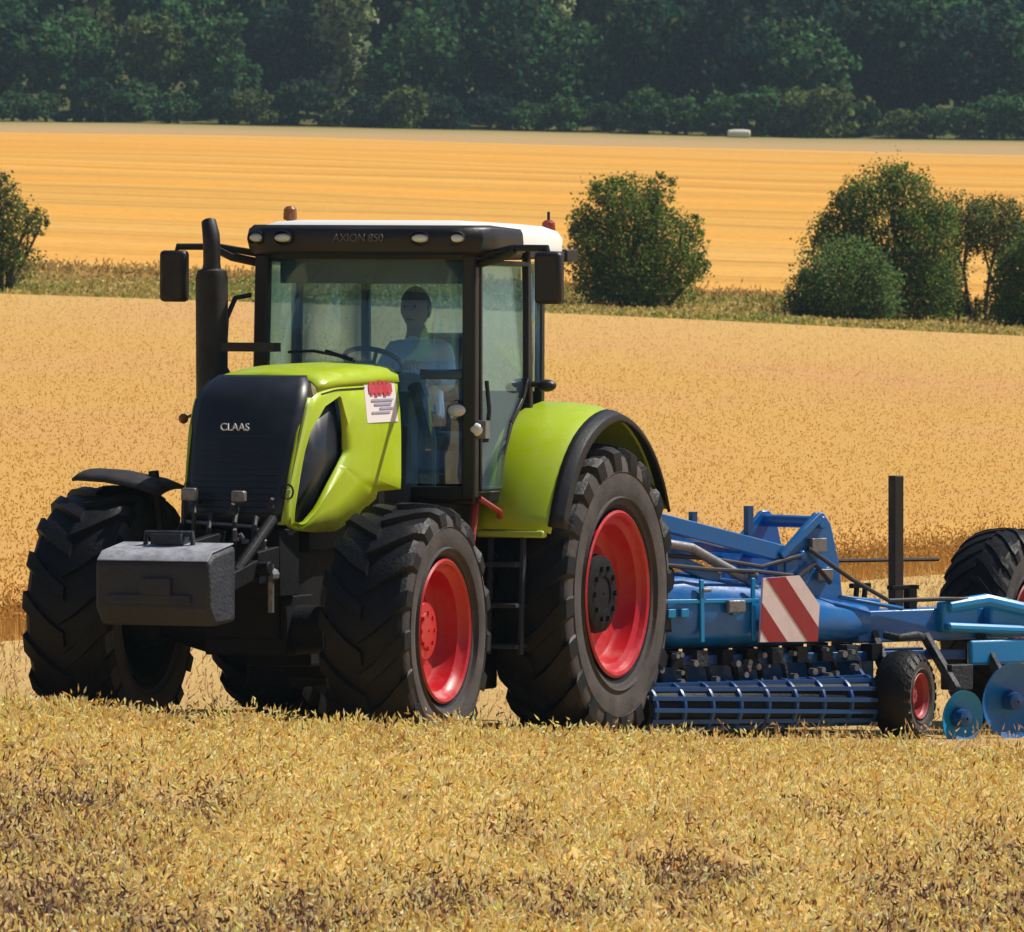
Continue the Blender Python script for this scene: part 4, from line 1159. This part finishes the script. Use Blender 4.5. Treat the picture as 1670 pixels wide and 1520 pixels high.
# ------------------------------------------------------------------ driver
def person_mesh():
    J = {'hip': (0, 0, 0, .165, .13), 'waist': (.0, 0, .17, .145, .115), 'chest': (.04, 0, .38, .165, .125), 'neck0': (.055, 0, .52, .10, .085), 'neck': (.07, 0, .58, .066, .066), 'head': (.085, 0, .64, .07, .07)}
    E_ = [('hip', 'waist'), ('waist', 'chest'), ('chest', 'neck0'), ('neck0', 'neck'), ('neck', 'head')]
    for s_, n_ in ((1, 'l'), (-1, 'r')):
        J.update({'sh' + n_: (.02, s_ * .185, .46, .068, .065), 'el' + n_: (.17, s_ * .265, .22, .050, .050), 'wr' + n_: (.42, s_ * .20, .35, .032, .032), 'pa' + n_: (.50, s_ * .17, .385, .040, .024),
                  'th' + n_: (.10, s_ * .10, -.02, .105, .10), 'kn' + n_: (.46, s_ * .15, .04, .07, .07), 'an' + n_: (.52, s_ * .15, -.36, .045, .045), 'to' + n_: (.68, s_ * .17, -.40, .045, .03)})
        E_ += [('chest', 'sh' + n_), ('sh' + n_, 'el' + n_), ('el' + n_, 'wr' + n_), ('wr' + n_, 'pa' + n_), ('hip', 'th' + n_), ('th' + n_, 'kn' + n_), ('kn' + n_, 'an' + n_), ('an' + n_, 'to' + n_)]
    keys = list(J); idx = {k: i for i, k in enumerate(keys)}
    me = bpy.data.meshes.new('skeleton')
    me.from_pydata([J[k][:3] for k in keys], [(idx[a], idx[b]) for a, b in E_], [])
    ob = bpy.data.objects.new('skeleton', me); col.objects.link(ob)
    ob.modifiers.new('skin', 'SKIN')
    sv = me.skin_vertices[0].data
    for k in keys: sv[idx[k]].radius = J[k][3:5]
    sv[idx['hip']].use_root = True
    ob.modifiers.new('sub', 'SUBSURF').levels = 2
    dg = bpy.context.evaluated_depsgraph_get()
    ev = bpy.data.meshes.new_from_object(ob.evaluated_get(dg))
    V = [tuple(v.co) for v in ev.vertices]; F = [tuple(p.vertices) for p in ev.polygons]
    bpy.data.objects.remove(ob)
    return V, F
V, F = person_mesh()
m = MB(); m.add(V, F)
for i, f in enumerate(m.f):
    c = sum((Vector(m.v[k]) for k in f), Vector()) / len(f)
    arm_ = abs(c.y) > .15 and c.z > .2
    if c.z > .545 or (c.x > .30 and c.z > .20): m.m[i] = 0
    elif c.z < .03 or (c.x > .16 and c.z < .14): m.m[i] = 2
    else: m.m[i] = 1
# head: shaped skull with jaw, nose, ears, eye sockets
hv = []; seg, rg = 22, 16
for i in range(rg + 1):
    t_ = pi * i / rg
    for k in range(seg):
        a = 2 * pi * k / seg
        x_, y_, z_ = sin(t_) * cos(a), sin(t_) * sin(a), cos(t_)
        X_, Y_, Z_ = x_ * .108, y_ * .092, z_ * .135
        if z_ < 0: X_ *= 1 - .12 * (-z_); Y_ *= 1 - .30 * (-z_) ** 1.5
        if x_ > .8 and -.45 < z_ < .05: X_ += .022 * max(0, 1 - abs(y_) * 6) * (1 - abs(z_ + .2) * 3)
        if x_ > .6 and .0 < z_ < .25 and .2 < abs(y_) < .6: X_ -= .008
        if x_ > .7 and -.65 < z_ < -.5: X_ += .006
        hv.append((X_ + .095, Y_, Z_ + .722))
m.add(hv, [(i * seg + k, (i + 1) * seg + k, (i + 1) * seg + (k + 1) % seg, i * seg + (k + 1) % seg) for i in range(rg) for k in range(seg)], 0)
for s_ in (1, -1):
    m.ball((.085, s_ * .094, .715), .030, 0, 8, 6, (.7, .35, 1.1))
    m.ball((.186, s_ * .036, .742), .011, 3, 8, 6)
    for q in range(4):
        y0_ = s_ * (.155 + .021 * (q - 1.5)); L_ = (.075, .085, .08, .06)[q]
        m.tube([(.50, y0_, .392), (.50 + L_ * .5, y0_, .40), (.50 + L_ * .75, y0_, .375), (.50 + L_ * .62, y0_, .345)], [.0105, .010, .009, .007], 7)
    m.tube([(.46, s_ * .17 - s_ * .03, .385), (.50, s_ * .115, .375), (.535, s_ * .11, .352)], [.012, .011, .008], 7)
m.tube([(.182, -.024, .660), (.190, 0, .657), (.182, .024, .660)], .005, 6, 3)
DR = m.build('person', ['skin', 'shirt', 'trousers', 'hair'], None, smooth=60)
tag(DR, 'driver in a pale blue shirt seated behind the tractor windscreen, hands on the steering wheel', 'person')
DR.matrix_world = TM @ Matrix.Translation((.36, -.09, 2.19)) @ Matrix.Diagonal((1.08, 1.08, 1.08, 1))
m = MB(); hvv = [(p[0] * 1.0, p[1], p[2]) for p in hv]
c = Vector((.095, 0, .722)); q = []
for p in hv:
    d = Vector(p) - c; q.append(c + d * 1.09 + Vector((-.006, 0, .004)))
fs = []
for i in range(rg):
    for k in range(seg):
        f = (i * seg + k, (i + 1) * seg + k, (i + 1) * seg + (k + 1) % seg, i * seg + (k + 1) % seg)
        cc = sum((q[j] for j in f), Vector()) / 4 - c
        if cc.z > .055 or (cc.x < .01 and cc.z > -.06): fs.append(f)
m.add(q, fs); m.build('hair', 'hair', DR)

# ------------------------------------------------------------------ cultivator (local x back along its beam, y away from the viewer, z up)
IM = bpy.data.objects.new('cultivator', None); col.objects.link(IM)
IM.location = (0.04, 81.06, 0); IM.rotation_euler = (0, 0, radians(40))
tag(IM, 'blue trailed cultivator with a red and white striped board, hitched behind the tractor', 'cultivator')
IMM = Matrix.Translation(Vector(IM.location)) @ Matrix.Rotation(radians(40), 4, 'Z')
def ig(u, v):
    p = IMM @ Vector((u, v, 0)); return gz(p.x, p.y)
m = MB(); m.bar((-.35, .30, .55), (.5, -.3, .75), .20, .18); m.bar((-.35, .30, .55), (.6, .2, .80), .14, .16); m.lathe([(-.06, .09), (.06, .09)], 14, 0, axis='z', c=(-.38, .31, .55), caps=True)
m.build('drawbar', 'blue', IM, bevel=.01)
# main body: long rounded hull
m = MB(); secs = []
for (u, z0, z1, d) in [(-.25, .74, 1.10, .30), (.05, .60, 1.12, .42), (.5, .56, 1.13, .48), (1.1, .55, 1.06, .48), (1.7, .555, .95, .45), (2.1, .57, .88, .40), (2.35, .58, .85, .34)]:
    zc_, hz = (z0 + z1) / 2, (z1 - z0) / 2
    secs.append([(u, -.78 - math.copysign(abs(cos(t_)) ** .6, cos(t_)) * d, zc_ + math.copysign(abs(sin(t_)) ** .6, sin(t_)) * hz) for t_ in np.linspace(0, 2 * pi, 25)[:-1]])
m.loft(secs, closed=True, caps=True)
body = m.build('body', 'blue', IM)
m = MB()
for u in (.15, .62, 1.1): m.bar((u, -1.275, .62), (u, -1.265, 1.06), .02, .035, upv=(1, 0, 0))
m.bar((-.1, -1.255, .92), (1.15, -1.27, .90), .02, .03)
for u in (.30, .42, .9): m.box(u, u + .07, -1.285, -1.262, .80, .86)
m.build('body_rib', 'blue_light', body, bevel=.005)
m = MB(); m.box(.84, 1.00, -1.31, -1.27, .82, .91); m.build('fitting', 'steel', body, bevel=.01)
m = MB(); m.box(.62, .70, -1.29, -1.268, .97, 1.0); m.build('fitting', 'steel', body, bevel=.01)
# sloping upper frame
m = MB()
for v in (-1.05, -.40):
    m.bar((-.20, v, 1.60), (1.62, v, 1.20), .09, .12)
m.bar((.35, -1.05, 1.43), (.35, -.40, 1.43), .07, .07); m.bar((1.2, -1.05, 1.26), (1.2, -.40, 1.26), .07, .07)
m.bar((-.1, -1.10, 1.42), (.9, -1.12, 1.05), .05, .09); m.bar((.2, -1.12, 1.05), (.2, -1.06, 1.5), .05, .05)
m.bar((1.62, -1.05, 1.18), (1.62, -1.05, .9), .09, .12)
m.box(-.05, .9, -1.0, -.45, 1.20, 1.26)
uf = m.build('upper_frame', 'blue', IM, bevel=.008)
m = MB(); m.box(.55, 1.08, -.98, -.50, 1.385, 1.40, rot=Matrix.Rotation(radians(12.5), 3, 'Y')); m.build('cover_plate', paint('pale_blue_plate', (.30, .42, .55), .35, .4, (.4, .45, .5), 6), uf)
m = MB(); m.tube([(.35, -1.16, 1.32), (.62, -1.16, 1.28), (.88, -1.16, 1.16), (1.10, -1.17, 1.06)], .036, 12); m.tube([(1.06, -1.17, 1.08), (1.22, -1.17, .98)], .022, 10); m.ball((1.18, -1.18, 1.08), .04)
m.build('hydraulic_ram', 'steel', uf)
for (u, z0, z1, r) in ((.72, 1.40, 1.53, .022), (1.24, 1.24, 1.56, .025)):
    m = MB(); m.bar((u, -1.06, z0), (u, -1.06, z1), r * 2, r * 2, upv=(1, 0, 0)); m.build('post', 'blue_dark', uf)
for q in (((-.2, -1.12, 1.30), (.2, -1.20, 1.18), (.7, -1.24, 1.13), (1.2, -1.20, 1.10), (1.6, -1.12, 1.06)), ((-.2, -1.0, 1.36), (.3, -1.14, 1.24), (.8, -1.16, 1.20), (1.3, -1.13, 1.13), (1.7, -1.1, 1.20)), ((1.75, -1.12, 1.25), (2.1, -1.2, 1.02), (2.5, -1.14, .86), (3.0, -1.16, .86), (3.6, -1.2, .84))):
    m = MB(); m.tube(q, .016, 7); m.build('hose', 'hose', IM)
# triangular headstock plates
TP = [(1.48, 1.18), (1.60, 1.28), (1.86, 1.50), (1.93, 1.50), (2.0, 1.42), (2.08, 1.14), (2.12, .84), (1.55, .84), (1.50, 1.0)]
m = MB()
for v in (-1.08, -.50): m.prism(TP, v, v + .035, 'y')
m.tube([(1.90, -1.12, 1.43), (1.90, -.42, 1.43)], .045, 12); m.tube([(1.72, -1.11, 1.20), (1.72, -.42, 1.20)], .035, 12); m.tube([(1.95, -1.11, 1.08), (1.95, -.42, 1.08)], .035, 12)
m.bar((1.50, -1.11, 1.20), (1.88, -1.11, 1.48), .03, .06)
m.build('headstock', 'blue', IM, bevel=.008)
for q in ((1.78, 1.92, 1.22, 1.32), (1.84, 1.98, 1.02, 1.10)):
    m = MB(); m.box(q[0], q[1], -1.13, -1.085, q[2], q[3]); m.build('fitting', 'steel', IM, bevel=.006)
m = MB(); m.tube([(1.6, -1.13, 1.02), (1.8, -1.13, 1.14), (1.95, -1.13, 1.0)], .018, 7); m.build('hose', 'hose', IM)
# rear beam
m = MB()
m.bar((1.9, -.95, .86), (2.5, -.95, .80), .20, .14)
m.box(2.25, 4.7, -1.10, -.80, .56, .79); m.bar((2.0, -1.16, .90), (2.62, -1.16, .80), .04, .03)
beam = m.build('rear_beam', 'blue', IM, bevel=.02)
m = MB(); m.box(3.0, 3.35, -1.16, -1.08, .62, .84); m.box(3.45, 4.3, -1.18, -1.08, .58, .80); m.tube([(3.05, -1.14, .80), (3.4, -1.18, .84), (3.9, -1.2, .74)], .05, 10); m.tube([(3.0, -1.2, .66), (3.7, -1.22, .62), (4.2, -1.2, .52)], .035, 10)
m.box(3.2, 3.9, -1.24, -1.19, .38, .56)
m.build('beam_casting', 'blue_light', beam, bevel=.02)
m = MB(); m.bar((2.71, -.98, .78), (2.71, -.98, 1.745), .075, .085, upv=(1, 0, 0)); m.build('mast', 'exhaust', IM, bevel=.006)
m = MB()
for u in (2.30, 2.38): m.bar((u, -1.0, .78), (u + .02, -1.0, .98), .03, .03, upv=(1, 0, 0))
m.box(2.26, 2.44, -1.02, -.98, .95, .985); m.build('bracket', 'dark', IM, bevel=.004)
m = MB(); m.box(2.80, 2.88, -1.02, -.96, .78, .96); m.box(2.64, 2.90, -1.02, -.96, .93, .96)
m.build('bracket', 'dark', IM, bevel=.004)
m = MB(); m.tube([(2.0, -.55, 1.13), (2.6, -.5, 1.125), (3.6, -.45, 1.11)], .014, 8); m.build('hydraulic_pipe', 'exhaust', IM)
# warning board
SP = [(1.13, 1.06), (1.47, 1.07), (1.66, .86), (1.64, .60), (1.10, .61)]
m = MB(); m.prism(SP, -1.345, -1.325, 'y'); board = m.build('warning_board', 'sign_white', IM)
def clip(poly, A, B, Cc):   # keep A*x+B*y<=C
    out = []
    for i in range(len(poly)):
        p, q = poly[i], poly[(i + 1) % len(poly)]
        fp, fq = A * p[0] + B * p[1] - Cc, A * q[0] + B * q[1] - Cc
        if fp <= 0: out.append(p)
        if fp * fq < 0:
            t_ = fp / (fp - fq); out.append((p[0] + (q[0] - p[0]) * t_, p[1] + (q[1] - p[1]) * t_))
    return out
for lo_, hi_ in ((1.70, 1.87), (2.06, 2.24), (2.44, 2.60)):     # stripes u + .85 z between two values
    pg = clip(clip(SP, 1, .85, hi_), -1, -.85, -lo_)
    if len(pg) >= 3:
        m = MB(); m.prism(pg, -1.3485, -1.3451, 'y'); m.build('stripe', 'sign_red', board)
m = MB(); m.bar((1.38, -1.33, .9), (1.38, -1.2, .9), .05, .05); m.build('board_mount', 'dark', board)
m = MB(); m.box(-.2, 2.5, -.98, -.95, .06, .54); m.box(-.2, 2.5, -1.0, -.93, .46, .52); m.build('levelling_board', 'blue', IM, bevel=.006)
m = MB()
m.lathe([(-.15, .02), (-.15, .21), (-.05, .23), (.08, .21), (.2, .23), (.35, .21), (.5, .23), (.65, .21), (.8, .23), (.95, .21), (1.1, .23), (1.25, .21), (1.4, .23), (1.55, .21), (1.7, .23), (1.85, .21), (2.0, .23), (2.2, .21), (2.2, .02)], 24, 0, axis='x', c=(0, -.60, .20))
m.build('packer_drum', 'dark', IM)
# tines and tool bars under the body
for v in (-1.15, -.7):
    m = MB(); m.bar((-.1, v, .50), (3.2, v, .46), .07, .07); m.build('tool_bar', 'blue_dark', IM, bevel=.006)
for r_, v in enumerate((-1.18, -.75)):
    for k in range(11):
        u = -.05 + k * .235 + .1 * r_
        m = MB(); m.tube([(u, v, .52), (u + .10, v - .01, .44), (u + .13, v - .02, .28), (u + .05, v - .01, .12), (u - .04, v, .0)], [.026, .026, .024, .022, .015], 7)
        m.box(u - .05, u + .05, v - .06, v + .06, .45, .56)
        m.build('tine', 'dark' if k % 3 else 'iron', IM)
rr_ = random.Random(3)
m = MB()
for k in range(38):
    u, z = rr_.uniform(-.1, 2.1), rr_.uniform(.26, .54)
    m.tube([(u, -1.24, z), (u, -1.30, z)], rr_.uniform(.012, .026), 7)
m.build('bolt', 'steel', IM)['kind'] = 'stuff'
# packer roller
m = MB()
zc = .17
for k in range(9):
    u = .02 + k * .26
    m.lathe([(u, .165), (u + .01, .18), (u + .03, .18), (u + .04, .165), (u + .04, .12), (u, .12), (u, .165)], 24, 0, axis='x', c=(0, -1.30, zc))
for k in range(12):
    a = 2 * pi * k / 12
    m.bar((0, -1.30 + .165 * cos(a), zc + .165 * sin(a)), (2.16, -1.30 + .165 * cos(a + .5), zc + .165 * sin(a + .5)), .05, .03)
m.tube([(-.02, -1.30, zc), (2.20, -1.30, zc)], .158, 20, 1)
m.build('roller', ['blue_dark', 'dark'], IM)
for q in ((.0, .3), (2.2, 2.1)):
    m = MB(); m.bar((q[0], -1.32, .19), (q[1], -1.1, .5), .05, .07); m.build('roller_arm', 'blue_dark', IM, bevel=.006)
# small support wheel
def iw(u, v, R, W, Rr, lugs, rim, ang, lug_h, dz=0.0, lw=.02):
    return wheel(IM, (u, v, ig(u, v) + R - .02 + dz), R, W, Rr, lugs, -1, radians(ang), rim, lug_h, False, .75, lw)
wheel_small = iw(2.40, -1.42, .32, .26, .16, 22, 'red_dull', 27, .014)
m = MB(); m.bar((2.40, -1.25, .30), (2.40, -1.05, .66), .06, .08); m.bar((2.40, -1.50, .30), (2.40, -1.2, .30), .05, .05); m.tube([(2.4, -1.2, .62), (2.45, -1.3, .60), (2.6, -1.32, .62), (2.72, -1.25, .60)], .03, 8); m.build('wheel_arm', 'iron', IM, bevel=.006)
# discs
def disc(u, v, R, mat, ang, z):
    d = MB(); d.lathe([(.055, .02), (.05, R * .35), (.02, R * .8), (-.015, R), (-.006, R * 1.0), (.028, R * .8), (.062, R * .35), (.067, .02)], 30, 0)
    o = d.build('disc', mat, IM, loc=(u, v, z), rot=(radians(4), 0, radians(ang)))
    h = MB(); h.lathe([(.04, .07), (-.05, .06), (-.06, .01)], 16); h.build('disc_hub', 'blue_dark', o)
    return o
disc(2.83, -1.55, .20, 'blue_light', 2, ig(2.83, -1.5) + .15)
disc(3.42, -1.45, .275, 'blue', -8, ig(3.42, -1.45) + .27)
disc(4.15, -1.45, .27, 'blue', -8, ig(4.15, -1.45) + .25)
for q in ((2.83, -1.50, 2.88), (3.42, -1.38, 3.4), (4.15, -1.38, 4.1)):
    m = MB(); m.bar((q[0], q[1], .22), (q[2], -1.1, .6), .05, .07); m.build('disc_arm', 'iron', IM, bevel=.008)
m = MB(); m.box(2.85, 3.06, -1.42, -1.30, .22, .40); m.build('disc_bearing', 'iron', IM, bevel=.008)
# transport wheels
for u, v in ((4.52, -.20),):
    wheel(IM, (u, v, ig(u, v) + .70 + .03), .72, .48, .36, 26, -1, radians(20), 'red_dull', .028, False, .8, .024)
m = MB(); m.bar((4.37, -.85, .68), (4.40, .3, .75), .14, .14); m.build('transport_axle', 'blue_dark', IM, bevel=.01)

# pale wrapped bale at the edge of the wood
by = 798.0; bx = (1205 - 835) / 18720 * by
m = MB(); m.lathe([(-.8, .02), (-.8, .22), (-.72, .30), (-.3, .34), (.3, .34), (.72, .30), (.8, .22), (.8, .02)], 20, 0, axis='x')
o = m.build('bale', 'pale_wrap', None, loc=(bx, by, gz(bx, by) + .26)); tag(o, 'small pale wrapped bale lying at the foot of the dark wood', 'bale')

# ------------------------------------------------------------------ air
m = MB(); m.box(-620, 620, -70, 1620, -46, 95)
hz = m.build('haze', 'black', None, smooth=0)
hz.data.materials.clear()
hm = bpy.data.materials.new('haze'); hm.use_nodes = True
hm.node_tree.nodes.clear()
pv = hm.node_tree.nodes.new('ShaderNodeVolumePrincipled'); ou = hm.node_tree.nodes.new('ShaderNodeOutputMaterial')
pv.inputs['Color'].default_value = (0.40, 0.68, 1.0, 1); pv.inputs['Density'].default_value = 0.00008
hm.node_tree.links.new(pv.outputs[0], ou.inputs['Volume'])
hz.data.materials.append(hm)
tag(hz, kind='stuff')
